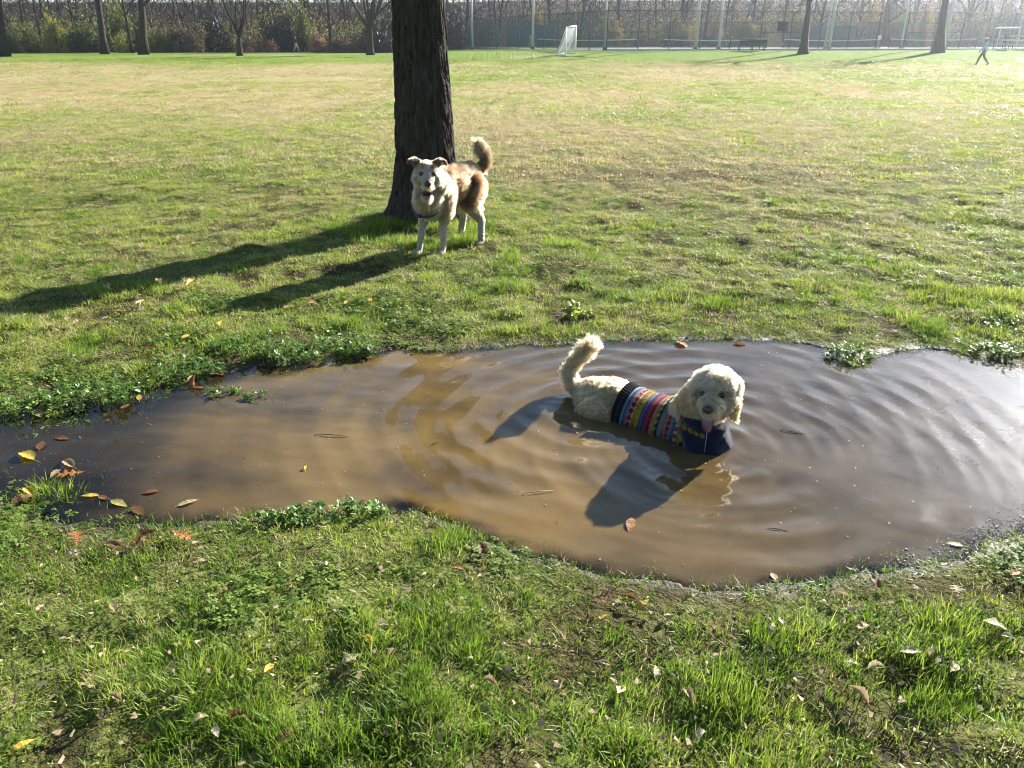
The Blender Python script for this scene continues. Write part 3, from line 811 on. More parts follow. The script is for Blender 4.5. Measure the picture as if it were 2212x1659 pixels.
def make_fur(name, me, n, lenfn, combfn, colfn, rad, mat, parent, seed=1, curl=None, k=6, densfn=None, clump=None, label=None, tone=.64):
    """strands rooted on a skin mesh: lenfn, combfn and colfn take root positions"""
    rs = np.random.default_rng(seed)
    me.calc_loop_triangles()
    T = np.empty(len(me.loop_triangles) * 3, np.int32); me.loop_triangles.foreach_get('vertices', T); T = T.reshape(-1, 3)
    V = co_of(me)
    NRM = np.empty(len(me.vertices) * 3); me.vertex_normals.foreach_get('vector', NRM); NRM = NRM.reshape(-1, 3)
    A = np.linalg.norm(np.cross(V[T[:, 1]] - V[T[:, 0]], V[T[:, 2]] - V[T[:, 0]]), axis=1)
    if densfn is not None: A = A * densfn(V[T].mean(1))
    pick = rs.choice(len(T), n, p=A / A.sum())
    u = rs.uniform(size=(n, 2)); sw = u.sum(1) > 1; u[sw] = 1 - u[sw]
    w = np.stack([1 - u.sum(1), u[:, 0], u[:, 1]], -1)
    p = (V[T[pick]] * w[:, :, None]).sum(1); nr = (NRM[T[pick]] * w[:, :, None]).sum(1); nr /= np.linalg.norm(nr, axis=1)[:, None]
    L = lenfn(p); ok = L > 0.0015
    p, nr, L = p[ok], nr[ok], L[ok]; n = len(p)
    L = L * rs.uniform(.7, 1.2, n)
    c = combfn(p); c = c - (c * nr).sum(1)[:, None] * nr
    lift = 1.0
    d0 = nr * lift + rs.normal(0, .16, (n, 3))
    # wavering lay so the coat forms locks
    q = p * 26
    wv = np.stack([vnoise(q[:, 0] + q[:, 2], q[:, 1] - q[:, 2], 5), vnoise(q[:, 1] + 7, q[:, 0] + q[:, 2], 6), vnoise(q[:, 2] + 3, q[:, 0] - q[:, 1], 8)], -1) - 0.5
    d1 = c + wv * 0.9 + rs.normal(0, .13, (n, 3))
    t = np.linspace(0, 1, k)
    P = np.empty((n, k, 3)); P[:, 0] = p - nr * 0.002
    if curl is not None:
        cr, turns = curl
        a = np.cross(nr, np.array([.3, .5, .8])); a /= np.linalg.norm(a, axis=1)[:, None]; b = np.cross(nr, a)
        cell = np.floor(p * 70)
        ph = _hash(cell[:, 0] * 3 + cell[:, 2], cell[:, 1] * 5 - cell[:, 2], 9) * 6.283 + rs.normal(0, .35, n)
        sg = np.where(_hash(cell[:, 0], cell[:, 1] + cell[:, 2] * 7, 4) > .5, 1, -1)
    for i in range(1, k):
        s = t[i]
        dirv = d0 * (1 - s * .55) + d1 * (0.35 + s * 1.0)
        dirv /= np.linalg.norm(dirv, axis=1)[:, None]
        P[:, i] = P[:, i - 1] + dirv * (L / (k - 1))[:, None]
    if curl is not None:
        for i in range(1, k):
            s = t[i]; an = ph + sg * turns * 6.283 * s
            P[:, i] += ((np.cos(an) - np.cos(ph))[:, None] * a + (np.sin(an) - np.sin(ph))[:, None] * b) * (cr * min(1, s * 1.5)) * np.minimum(1, L / .02)[:, None]
    if clump:
        from mathutils.kdtree import KDTree
        ng = int(clump[0]); gi = rs.choice(n, ng, replace=False)
        kd = KDTree(ng)
        for j, g in enumerate(gi): kd.insert(p[g], j)
        kd.balance()
        own = gi[np.array([kd.find(q)[1] for q in p])]
        off = p - p[own]
        for i in range(1, k):
            s = t[i]; f = clump[1] * s ** .8
            tgt = P[own, i] + off * (1 - .75 * s)
            P[:, i] = P[:, i] * (1 - f) + tgt * f
    hc = bpy.data.hair_curves.new(name)
    hc.add_curves([k] * n)
    hc.attributes['position'].data.foreach_set('vector', P.astype(np.float32).ravel())
    ra = hc.attributes.get('radius') or hc.attributes.new('radius', 'FLOAT', 'POINT')
    rr = (rad * (1 - .75 * t ** 1.5))[None, :] * rs.uniform(.7, 1.3, n)[:, None]
    ra.data.foreach_set('value', rr.astype(np.float32).ravel())
    ca = hc.attributes.new('fcol', 'FLOAT_COLOR', 'CURVE')
    C = np.ones((n, 4), np.float32); C[:, :3] = np.clip(tone * colfn(p) * rs.uniform(.82, 1.15, n)[:, None], 0.004, .95)
    ca.data.foreach_set('color', C.ravel())
    hc.materials.append(mat)
    o = bpy.data.objects.new(name, hc); COL.objects.link(o); o.parent = parent
    if label: o['label'] = label
    return o

def lerp(a, b, t):
    return np.asarray(a)[None, :] * (1 - t)[:, None] + np.asarray(b)[None, :] * t[:, None]

def mixc(base, col, t):
    return base * (1 - t)[:, None] + np.asarray(col, float)[None, :] * t[:, None]

def gauss(p, c, r):
    d = (p - np.array(c)) / np.array(r)
    return np.exp(-(d ** 2).sum(1))

def frame(origin, yaw, pitch=0.0, roll=0.0):
    return Matrix.Translation(origin) @ Matrix.Rotation(yaw, 4, 'Z') @ Matrix.Rotation(-pitch, 4, 'Y') @ Matrix.Rotation(roll, 4, 'X')

def to_local(M, p):
    Mi = np.array(M.inverted()); return p @ Mi[:3, :3].T + Mi[:3, 3]

def pts_to(M, pts):
    Mm = np.array(M); return np.asarray(pts, float) @ Mm[:3, :3].T + Mm[:3, 3]

M_FUR = fur_mat('dog_fur')
M_SKIN = vcol_mat('dog_undercoat', .95, .05)
M_BLACK = pmat('dog_nose', (0.012, 0.010, 0.010), .32, .3, 90, .5, .25, 220)
M_NOSEB = pmat('dog_nose_brown', (0.030, 0.016, 0.014), .38, .3, 90, .5, .3, 260)
M_EYE = pmat('dog_eye', (0.008, 0.006, 0.005), .06, .2, 40, .6)
M_MOUTH = pmat('dog_mouth', (0.018, 0.008, 0.008), .4, .3, 60)
M_TONGUE = pmat('dog_tongue', (0.26, 0.085, 0.11), .38, .15, 60, .5, .15, 300)
M_TONGUE2 = pmat('dog_tongue_purple', (0.155, 0.060, 0.085), .36, .15, 60, .5, .15, 300)
M_TOOTH = pmat('dog_tooth', (0.75, 0.72, 0.62), .35, .05, 60)
M_DROOL = bpy.data.materials.new('drool_water'); M_DROOL.use_nodes = True
_b = M_DROOL.node_tree.nodes['Principled BSDF']; _b.inputs['Base Color'].default_value = (.9, .9, .88, 1); _b.inputs['Roughness'].default_value = .08
_b.inputs['Transmission Weight'].default_value = .7; _b.inputs['IOR'].default_value = 1.33

def ell_obj(name, c, r, mat, parent, M=None, sub=None, shape=None):
    v = _IV * np.array(r)
    if shape is not None: v = shape(v)
    v = v + np.array(c)
    if M is not None: v = pts_to(M, v)
    return mobj(name, v, _IF, mat, parent)

def sheet(name, centre, width, normal_up, thick, mat, parent, M=None, nx=9):
    """a thick curved ribbon along a centre line with a rounded end; used for tongues, straps and ears"""
    c = np.asarray(centre, float); n = len(c); width = np.asarray(width, float)
    t = np.gradient(c, axis=0); t /= np.linalg.norm(t, axis=1)[:, None]
    up = np.broadcast_to(np.asarray(normal_up, float), c.shape)
    s = np.cross(up, t); s /= np.linalg.norm(s, axis=1)[:, None]; nn = np.cross(t, s)
    u = np.linspace(-1, 1, nx); V = []
    for sgn in (1, -1):
        prof = np.sqrt(np.clip(1 - u ** 2, 0, 1)) * .5 * thick * sgn
        cup = (u ** 2) * thick * .5
        V.append(c[:, None, :] + u[None, :, None] * width[:, None, None] * .5 * s[:, None, :] + (prof + cup)[None, :, None] * nn[:, None, :])
    V = np.stack(V, 1)   # n,2,nx,3
    idx = np.arange(n * 2 * nx).reshape(n, 2, nx); F = []
    for i in range(n - 1):
        for j in range(nx - 1):
            F.append((idx[i, 0, j], idx[i, 0, j + 1], idx[i + 1, 0, j + 1], idx[i + 1, 0, j]))
            F.append((idx[i, 1, j + 1], idx[i, 1, j], idx[i + 1, 1, j], idx[i + 1, 1, j + 1]))
        F.append((idx[i, 1, 0], idx[i, 0, 0], idx[i + 1, 0, 0], idx[i + 1, 1, 0]))
        F.append((idx[i, 0, nx - 1], idx[i, 1, nx - 1], idx[i + 1, 1, nx - 1], idx[i + 1, 0, nx - 1]))
    for e, fl in ((0, 0), (n - 1, 1)):
        for j in range(nx - 1):
            q = (idx[e, 0, j], idx[e, 1, j], idx[e, 1, j + 1], idx[e, 0, j + 1])
            F.append(q if not fl else q[::-1])
    V = V.reshape(-1, 3)
    if M is not None: V = pts_to(M, V)
    return mobj(name, V, F, mat, parent)

def curve_pts(ctrl, n):
    """smooth polyline through control points (Catmull-Rom)"""
    c = np.asarray(ctrl, float); c = np.vstack([2 * c[0] - c[1], c, 2 * c[-1] - c[-2]]); m = len(c) - 3
    out = []
    for t in np.linspace(0, m - 1e-6, n):
        i = int(t); f = t - i; p0, p1, p2, p3 = c[i:i + 4]
        out.append(.5 * (2 * p1 + (p2 - p0) * f + (2 * p0 - 5 * p1 + 4 * p2 - p3) * f ** 2 + (3 * p1 - p0 - 3 * p2 + p3) * f ** 3))
    return np.array(out)

# ------------------------------------------------------------------ the standing tan and white dog
def build_standing_dog():
    MX, MY = -0.49, 6.22
    gz = lambda x, y: tz(x, y)
    z0 = 0.05
    dog = empty('standing_dog', (MX, MY, z0), math.atan2(-0.842, -0.54))
    tag(dog, 'tan and white fluffy dog with harness standing in front of the tree trunk', 'dog')
    B = Blob()
    # trunk of the body
    B.ell((.155, 0, .455), (.205, .118, .165))
    B.ell((.265, 0, .425), (.115, .112, .145))
    B.ell((-.05, 0, .485), (.20, .110, .135))
    B.ell((-.235, 0, .500), (.125, .105, .130))
    B.limb([(.16, 0, .545), (-.10, 0, .578), (-.26, 0, .570)], [.085, .075, .075])
    # neck
    B.limb([(.20, .01, .50), (.285, .035, .560), (.33, .055, .615)], [.130, .114, .096])
    B.ell((.335, .04, .47), (.075, .095, .12))
    # front legs
    for fx, fy, sx, b in ((.323, -.078, .245, -.082), (.224, .078, .215, .084)):
        B.limb([(sx - .03, b, .44), (sx - .035, b * 1.08, .33), (sx + .01 * 0 + (fx - sx) * .35, (b + fy) / 2, .22), (fx - .01, fy, .10), (fx, fy, .045)], [.074, .050, .032, .024, .024])
        B.ell((fx + .028, fy, .024), (.043, .032, .026))
        for k in (-1, 0, 1): B.ell((fx + .058 - .006 * abs(k), fy + .020 * k, .020), (.020, .0125, .017))
    # hind legs: stifle forward, hock back
    for hip, st, hk, ft in (((-.235, .055, .47), (-.125, .105, .34), (-.235, .130, .195), (-.185, .163, .045)), ((-.255, -.06, .47), (-.195, -.115, .33), (-.365, -.140, .205), (-.330, -.150, .045))):
        B.limb([hip, st], [.098, .072]); B.limb([st, hk], [.070, .033]); B.limb([hk, ft], [.031, .027])
        B.ell((ft[0] + .035, ft[1], .024), (.045, .033, .026))
        for k in (-1, 0, 1): B.ell((ft[0] + .062, ft[1] + .018 * k, .018), (.018, .011, .015))
    # tail carried up in a sickle
    tail = curve_pts([(-.325, 0, .555), (-.375, .015, .575), (-.42, .040, .615), (-.425, .045, .675), (-.395, .025, .735), (-.380, .0, .785)], 22)
    B.limb(tail, np.interp(np.linspace(0, 1, 22), [0, .2, .5, .8, 1], [.040, .030, .030, .030, .018]))
    # head, in its own frame: x forward (towards the camera), y the dog's left, z up
    HM = frame(Vector((.375, .072, .650)), R(40), R(-2), R(-3))
    Hd = Blob()
    Hd.ell((0, 0, .012), (.084, .074, .070)); Hd.ell((-.04, 0, -.005), (.075, .085, .075))
    for s in (1, -1):
        Hd.ell((.005, .047 * s, -.032), (.062, .044, .052)); Hd.ell((.055, .030 * s, .026), (.022, .022, .018))
        Hd.limb([(-.025, .050 * s, .048), (-.020, .088 * s, .080)], [.034, .024], (.62, 1, 1))
        Hd.limb([(-.012, .085 * s, .086), (.014, .108 * s, .086), (.034, .126 * s, .064)], [.021, .017, .009], (.8, 1, .55))
    Hd.limb([(.055, 0, -.014), (.105, 0, -.034), (.138, 0, -.040)], [.050, .043, .035])
    Hd.limb([(.115, .013, -.047), (.140, .012, -.050)], [.026, .022]); Hd.limb([(.115, -.013, -.047), (.140, -.012, -.050)], [.026, .022])
    Hd.limb([(.020, 0, -.080), (.070, 0, -.122), (.112, 0, -.144)], [.038, .026, .017])
    HM = HM @ Matrix.Scale(1.12, 4)
    B.xf(HM, Hd)
    skin = B.skin('body', .0065, 5, M_SKIN)

    W = np.array((.52, .44, .32)); CREAM = np.array((.31, .215, .115)); TAN = np.array((.25, .130, .050)); RUST = np.array((.235, .098, .028)); DK = np.array((.045, .032, .024)); GREY = np.array((.135, .105, .080))
    def regions(p):
        h = to_local(HM, p)
        head = np.maximum(sstep(.165, .115, np.linalg.norm(h * np.array([.85, 1, 1]), axis=1)) * sstep(-.10, -.05, h[:, 0]), sstep(.03, .045, h[:, 2]) * sstep(-.08, -.05, h[:, 0]) * sstep(.22, .2, np.abs(h[:, 1])))
        return h, head
    def colour(p):
        h, head = regions(p)
        c = np.tile(CREAM, (len(p), 1))
        nz = fbm(p[:, 0] * 14 + p[:, 2] * 5, p[:, 1] * 14 + p[:, 2] * 9, 3, 3)
        c = mixc(c, W, sstep(.30, .18, p[:, 2]))                                        # white legs
        side = sstep(.32, .41, p[:, 2] + (nz - .5) * .12) * sstep(.21, .13, p[:, 0])
        c = mixc(c, TAN, side * .95)
        c = mixc(c, RUST, side * sstep(.35, .70, nz) * .7 * sstep(-.25, -.05, p[:, 0]))
        c = mixc(c, DK, .4 * sstep(.55, .70, fbm(p[:, 0] * 7 + 3, p[:, 2] * 9 + p[:, 1] * 3, 12, 3)) * side * sstep(.46, .56, p[:, 2]))
        c = mixc(c, GREY, .4 * sstep(.54, .60, p[:, 2]) * sstep(.22, .14, p[:, 0]) * sstep(-.34, -.24, p[:, 0]))
        c = mixc(c, DK, .75 * gauss(p, (.085, .12, .43), (.025, .08, .09)))
        c = mixc(c, DK, .7 * gauss(p, (-.165, .12, .49), (.028, .09, .05)))
        c = mixc(c, CREAM, sstep(-.22, -.30, p[:, 0]) * .55 * sstep(.62, .50, p[:, 2]))
        chest = sstep(.20, .27, p[:, 0]) * (1 - head)
        c = mixc(c, W, chest * .45 * sstep(.42, .34, p[:, 2])); c = mixc(c, TAN * 1.15, chest * .85 * gauss(p, (.36, .03, .46), (.2, .085, .08)))
        # tail: dark inside the curl, cream fringe
        tl = sstep(.57, .61, p[:, 2]) * sstep(-.315, -.35, p[:, 0])
        c = mixc(c, CREAM * .75, tl); c = mixc(c, DK, tl * sstep(-.418, -.395, p[:, 0]) * sstep(.73, .67, p[:, 2]) * .8); c = mixc(c, CREAM * 1.1, tl * sstep(-.430, -.450, p[:, 0]))
        # face
        f = np.tile(W * 1.02, (len(p), 1))
        ay = np.abs(h[:, 1])
        crown = sstep(.030, .055, h[:, 2]) * sstep(.012, .030, ay)
        f = mixc(f, TAN * 1.0, crown * .95)
        f = mixc(f, GREY, sstep(.040, .060, ay) * sstep(.0, .03, h[:, 2]) * .6)
        f = mixc(f, GREY * .9, sstep(.058, .074, ay) * sstep(-.02, .03, h[:, 2]) * .8 * sstep(.06, .02, h[:, 0]))
        f = mixc(f, DK * 1.5, sstep(.070, .085, ay) * sstep(.030, .05, h[:, 2]) * .8 * sstep(-.02, .0, h[:, 0]))
        f = mixc(f, TAN, sstep(.07, .085, ay) * sstep(.078, .09, h[:, 2]) * .8)
        f = mixc(f, CREAM * .85, np.maximum(sstep(-.075, -.105, h[:, 2]) * sstep(.07, .03, h[:, 0]), sstep(.064, .078, ay) * sstep(.05, -.02, h[:, 2])) * .85)
        f = mixc(f, GREY * 1.2, sstep(.070, .080, ay) * sstep(.095, .085, ay) * sstep(-.06, -.02, h[:, 2]) * .5)
        f = mixc(f, (.02, .015, .015), np.clip(gauss(h, (.098, 0, -.098), (.055, .042, .030)) * 2.4, 0, 1))
        return c * (1 - head)[:, None] + f * head[:, None]
    def length(p):
        h, head = regions(p)
        L = np.full(len(p), .034)
        L = np.where(p[:, 2] < .30, .010, L); L = np.where(p[:, 2] < .15, .007, L); L = np.where(p[:, 2] < .05, .005, L)
        L = L + .022 * gauss(p, (.33, .03, .46), (.11, .18, .14)) * (p[:, 2] > .3)
        L = L + .022 * ((p[:, 0] < -.33) & (p[:, 2] > .57))
        L = L + .022 * gauss(p, (-.29, .1, .36), (.06, .14, .10))
        hl = np.full(len(p), .011)
        hl = hl + .022 * sstep(.055, .080, np.abs(h[:, 1])) * sstep(.03, -.02, h[:, 2])
        hl = np.where(h[:, 0] > .055, .0055, hl); hl = np.where(h[:, 0] > .125, .0025, hl)
        mouth = gauss(h, (.098, 0, -.100), (.060, .040, .034)) > .36
        hl = np.where(mouth, 0, hl)
        eye = np.minimum(np.linalg.norm(h - np.array([.074, .040, .010]), axis=1), np.linalg.norm(h - np.array([.074, -.040, .010]), axis=1)) < .021
        hl = np.where(eye, 0, hl)
        hl = np.where((h[:, 2] < -.085) & (h[:, 0] > .03), .006, hl)
        hl = np.where(np.linalg.norm(h - np.array([.180, 0, -.034]), axis=1) < .036, 0, hl)
        return np.where(head > .5, hl, L)
    def comb(p):
        h, head = regions(p)
        c = np.tile(np.array([-.95, 0, -.45]), (len(p), 1))
        leg = sstep(.36, .26, p[:, 2]); c = c * (1 - leg)[:, None] + np.array([-.25, 0, -1.0]) * leg[:, None]
        ch = sstep(.22, .30, p[:, 0]); c = c * (1 - ch)[:, None] + np.array([-.1, 0, -1.2]) * ch[:, None]
        tl = sstep(-.37, -.40, p[:, 0]) * sstep(.55, .58, p[:, 2])
        c = c * (1 - tl)[:, None] + np.array([-.2, 0, .95]) * tl[:, None]
        Rm = np.array(HM)[:3, :3] / 1.12
        fl = h * np.array([.2, 1.2, .9]) + np.array([-.16, 0, -.02]); fl = fl / (np.linalg.norm(fl, axis=1)[:, None] + 1e-6) * 1.1
        return c * (1 - head)[:, None] + (fl @ Rm.T) * head[:, None]
    set_vcol(skin, colour(co_of(skin)) * .5)
    obj_from('body', skin, dog)
    make_fur('coat', skin, 130000, length, comb, colour, .00075, M_FUR, dog, 11, None, 5, clump=(7000, .34), tone=.60)
    # facial parts
    ell_obj('nose', (.180, 0, -.034), (.018, .0245, .0215), M_BLACK, dog, HM, shape=lambda v: v * np.stack([np.ones(len(v)), 1 - .22 * (v[:, 2] < 0) * np.abs(v[:, 2]) / .0165, np.ones(len(v))], -1))
    for s in (1, -1):
        e = ell_obj('eye', (.0825, .0400 * s, .010), (.0125, .0165, .0130), M_EYE, dog, HM)
    ell_obj('mouth', (.098, 0, -.100), (.050, .035, .035), M_MOUTH, dog, HM)
    tg = curve_pts([(.075, 0, -.108), (.115, 0, -.116), (.140, .002, -.126), (.148, .003, -.138)], 10)
    sheet('tongue', tg, np.interp(np.arange(10), [0, 6, 8, 9], [.030, .031, .026, .012]), (0, 0, 1), .007, M_TONGUE, dog, HM)
    for s in (1, -1):
        mb = MB(); mb.tube(pts_to(HM, [(.124, .017 * s, -.140), (.130, .017 * s, -.122)]), [.0035, .0008], 6); mb.build('tooth', M_TOOTH, dog, True)
    # drool
    mb = MB(); d = pts_to(HM, [(.128, .006, -.155), (.131, .008, -.180), (.132, .010, -.205), (.131, .009, -.222), (.130, .010, -.235)])
    mb.tube(d, [.0016, .0012, .0042, .0016, .0006], 6); mb.build('drool_strand', M_DROOL, dog, True)
    # harness strap that follows the chest
    bv = BVHTree.FromPolygons([tuple(v) for v in co_of(skin)], [tuple(p.vertices) for p in skin.polygons])
    M_STRAP = pmat('harness_webbing', (0.030, 0.030, 0.115), .6, .25, 120, .3, .3, 400)
    M_BUCK = pmat('harness_metal', (0.55, 0.55, 0.58), .25, .1, 40, .5, metal=1.0)
    loop = [(.345, -.090, .395), (.36, -.03, .352), (.365, .035, .325), (.345, .075, .350), (.295, .105, .395), (.22, .13, .46), (.15, .12, .54), (.12, .05, .60), (.12, -.05, .60), (.15, -.12, .54), (.23, -.13, .46), (.30, -.115, .43)]
    lp = curve_pts(loop + [loop[0]], 84)[:-1]; P = []; NN = []
    for q in lp:
        hit = bv.find_nearest(Vector(q)); P.append(np.array(hit[0]) + np.array(hit[1]) * (.000 + .034 * max(0.0, min(1.0, (q[0] - .27) / .06)))); NN.append(np.array(hit[1]))
    P = np.array(P); NN = np.array(NN)
    for _ in range(4): P = (np.roll(P, 1, 0) + 2 * P + np.roll(P, -1, 0)) / 4
    for _ in range(6): NN = (np.roll(NN, 1, 0) + NN + np.roll(NN, -1, 0)) / 3
    TT = np.roll(P, -1, 0) - np.roll(P, 1, 0); TT /= np.linalg.norm(TT, axis=1)[:, None]
    AX = np.cross(NN, TT); AX /= np.linalg.norm(AX, axis=1)[:, None]
    V = []; n = len(P); cen = P.mean(0)
    for i in range(n):
        o = P[i] - cen; o /= np.linalg.norm(o)
        for a_, b_ in ((-.5, 0), (.5, 0), (.5, 1), (-.5, 1)): V.append(P[i] + AX[i] * .021 * a_ + NN[i] * .004 * b_)
    F = [(4 * i + j, 4 * i + (j + 1) % 4, 4 * ((i + 1) % n) + (j + 1) % 4, 4 * ((i + 1) % n) + j) for i in range(n) for j in range(4)]
    st = mobj('harness_strap', V, F, M_STRAP, dog, False)
    st['label'] = 'dark blue webbing strap round the chest'
    lo = P[np.argmin(P[:, 2])]
    i0 = int(np.argmax(P @ np.array([.6, .25, -.9])))
    o = P[i0] - cen; o /= np.linalg.norm(o)
    a = np.linspace(0, 6.283, 15); rg = P[i0] + o * .010 + np.stack([np.zeros(15), np.cos(a) * .011, np.sin(a) * .011 - .014], -1)
    mb = MB(); mb.tube(rg, .0018, 5, False); mb.build('ring', M_BUCK, st, True)
    mb = MB(); k = (i0 - 5) % n; o2 = P[k] - cen; o2 /= np.linalg.norm(o2); mb.box(P[k] + o2 * .004, (.028, .03, .024)); mb.build('buckle', M_STRAP, st)
    return dog

# ------------------------------------------------------------------ the curly dog lying in the puddle
def build_lying_dog():
    dog = empty('lying_dog', (.433, 3.365, 0.0), math.atan2(-.61, .79))
    tag(dog, 'cream curly dog in a patterned sweater lying in the puddle', 'dog')
    B = Blob()
    B.ell((.005, 0, -.030), (.135, .130, .135)); B.ell((.06, 0, -.015), (.13, .118, .135))
    B.limb([(.0, 0, -.030), (.22, 0, -.020), (.42, 0, -.015)], [.130, .118, .128])
    B.ell((.05, -.112, -.035), (.108, .062, .105)); B.ell((.06, .105, -.055), (.115, .060, .09)); B.ell((.13, -.12, -.075), (.06, .045, .06))
    B.ell((.45, -.01, -.03), (.105, .12, .135))
    B.limb([(.43, -.01, .02), (.50, -.035, .11), (.545, -.055, .20)], [.115, .095, .080])
    for s in (1, -1):   # forelegs stretched forward under water
        B.limb([(.46, .09 * s, -.09), (.58, .10 * s, -.14), (.74, .10 * s, -.145)], [.05, .035, .03])
    tail = curve_pts([(-.110, .0, .03), (-.165, .0, .050), (-.205, .012, .090), (-.195, .040, .145), (-.160, .070, .205), (-.118, .090, .260)], 26)
    B.limb(tail, np.interp(np.linspace(0, 1, 26), [0, .2, .5, .85, 1], [.032, .021, .015, .012, .007]))
    B.limb([(-.10, .0, .02), (-.03, 0, .03)], [.05, .075])
    HM = frame(Vector((.582, -.052, .262)), R(-76), R(-4), R(5))
    Hd = Blob()
    Hd.ell((-.005, 0, .000), (.080, .082, .066)); Hd.ell((.0, 0, -.030), (.078, .078, .062))
    for s in (1, -1):
        Hd.ell((.045, .040 * s, -.038), (.045, .040, .040))
        Hd.limb([(-.015, .074 * s, .015), (-.005, .088 * s, -.04), (.005, .088 * s, -.095), (.012, .086 * s, -.140)], [.022, .027, .023, .013], (1.0, .42, 1))
    Hd.limb([(.06, 0, -.030), (.110, 0, -.042), (.142, 0, -.046)], [.052, .045, .038])
    Hd.limb([(.03, 0, -.080), (.085, 0, -.100), (.112, 0, -.104)], [.042, .027, .018])
    HM = HM @ Matrix.Scale(.90, 4)
    B.xf(HM, Hd)
    skin = B.skin('body', .0065, 5, M_SKIN)
    C1 = np.array((.55, .355, .165)); C2 = np.array((.45, .25, .095)); C3 = np.array((.33, .165, .055)); WH = np.array((.64, .475, .29))
    def regions(p):
        h = to_local(HM, p)
        head = sstep(.205, .17, np.linalg.norm((h - np.array([.02, 0, -.02])) * np.array([1, 1, 1]), axis=1)) * (p[:, 2] > .045)
        return h, head
    def colour(p):
        h, head = regions(p)
        nz = fbm(p[:, 0] * 30, p[:, 1] * 30 + p[:, 2] * 30, 14, 3)
        c = lerp(C1, C2, sstep(.35, .75, nz) * .6)
        c = mixc(c, WH * .92, sstep(-.03, -.07, p[:, 0]) * .4)
        tl = sstep(.09, .14, p[:, 2]) * (p[:, 0] < .1)
        c = mixc(c, C1 * 1.02, tl)
        f = lerp(WH, C1, sstep(.3, .8, nz) * .8)
        ear = sstep(.074, .086, np.abs(h[:, 1])) * sstep(.02, -.03, h[:, 2])
        f = mixc(f, C3 * 1.12, ear * .85)
        f = mixc(f, C2, sstep(-.07, -.10, h[:, 2]) * .6)
        f = mixc(f, C2 * .9, gauss(h, (.13, 0, -.01), (.03, .03, .02)) * .5)
        for s in (1, -1): f = mixc(f, (.06, .045, .04), gauss(h, (.078, .044 * s, .003), (.020, .020, .016)) * .9)
        c = c * (.55 + .45 * sstep(.0, .045, p[:, 2] + .03 * (nz - .5)))[:, None]
        return c * (1 - head)[:, None] + f * head[:, None]
    def length(p):
        h, head = regions(p)
        L = np.full(len(p), .025) * (.75 + .5 * fbm(p[:, 0] * 22, p[:, 1] * 22 + p[:, 2] * 18, 33, 2)); L = np.where((p[:, 0] < -.115) & (p[:, 2] > .03), .038 + .018 * sstep(.10, .25, p[:, 2]), L)
        L = np.where((p[:, 0] > .135) & (head < .5), .010, L)           # below the sweater
        hl = np.full(len(p), .036); hl = np.where(h[:, 0] > .070, .024, hl); hl = np.where(h[:, 0] > .125, .015, hl)
        hl = np.where((np.abs(h[:, 1]) > .080) & (h[:, 2] < 0), .032, hl)
        nose = np.linalg.norm((h - np.array([.178, 0, -.030])) / np.array([.028, .030, .026]), axis=1) < 1
        hl = np.where(nose, 0, hl)
        eye = np.minimum(np.linalg.norm(h - np.array([.080, .045, .003]), axis=1), np.linalg.norm(h - np.array([.080, -.045, .003]), axis=1))
        hl = np.where(eye < .033, .005, hl); hl = np.where(eye < .020, 0, hl)
        hl = np.where(gauss(h, (.115, 0, -.085), (.035, .03, .013)) > .5, .004, hl)
        L = np.where(p[:, 2] < -.03, 0, L)
        return np.where(head > .5, hl, L)
    def comb(p):
        h, head = regions(p)
        c = np.tile(np.array([-.35, 0, -.35]), (len(p), 1))
        tl = sstep(-.07, -.10, p[:, 0]) * sstep(.03, .06, p[:, 2])
        c = c * (1 - tl)[:, None] + np.array([.75, .20, .10]) * tl[:, None]
        Rm = np.array(HM)[:3, :3]
        fl = np.stack([-.15 + 0 * h[:, 0], h[:, 1] * 5, (h[:, 2] - .02) * 4], -1)
        ear = (np.abs(h[:, 1]) > .085)[:, None]; fl = np.where(ear, np.array([0, 0, -1.1]), fl)
        mz = (h[:, 0] > .10)[:, None]; fl = np.where(mz, np.stack([-.2 + 0 * h[:, 0], h[:, 1] * 12, -.5 + h[:, 2] * 3], -1), fl)
        return c * (1 - head)[:, None] + (fl @ Rm.T) * head[:, None]
    set_vcol(skin, colour(co_of(skin)) * .52)
    obj_from('body', skin, dog)
    make_fur('coat', skin, 120000, length, comb, colour, .00085, M_FUR, dog, 21, (.0075, 1.4), 10, clump=(8000, .46), densfn=lambda q: np.where(q[:, 2] < -.03, 0.0, np.where((q[:, 0] > .15) & (q[:, 0] < .40) & (q[:, 2] < .1), .1, np.where(q[:, 2] > .08, 2.0, 1.0))))
    ell_obj('nose', (.180, 0, -.028), (.017, .0265, .021), M_NOSEB, dog, HM, shape=lambda v: v * np.stack([np.ones(len(v)), 1 - .35 * np.clip(-v[:, 2] / .021, 0, 1), np.ones(len(v))], -1))
    for s in (1, -1): ell_obj('eye', (.0850, .0445 * s, .003), (.0115, .0145, .0120), M_EYE, dog, HM)
    ell_obj('mouth', (.105, 0, -.084), (.045, .030, .014), M_MOUTH, dog, HM)
    tg = curve_pts([(.07, -.002, -.086), (.115, -.005, -.088), (.143, -.008, -.104), (.150, -.010, -.135), (.149, -.012, -.160)], 14)
    sheet('tongue', tg, np.interp(np.arange(14), [0, 7, 11, 12, 13], [.040, .052, .050, .040, .016]), (.2, 0, 1), .010, M_TONGUE2, dog, HM, 11)
    tip = pts_to(HM, [(.149, -.012, -.160)])[0]
    mb = MB(); mb.tube([tip, tip + (.001, .002, -.03), tip + (-.001, .003, -.05), (tip[0], tip[1], .002)], [.0016, .0010, .0016, .0008], 6)
    mb.build('drool_strand', M_DROOL, dog, True)

    # ---- knitted sweater: a ribbed tube round the barrel, bands worked in colour
    nu, nv = 230, 360
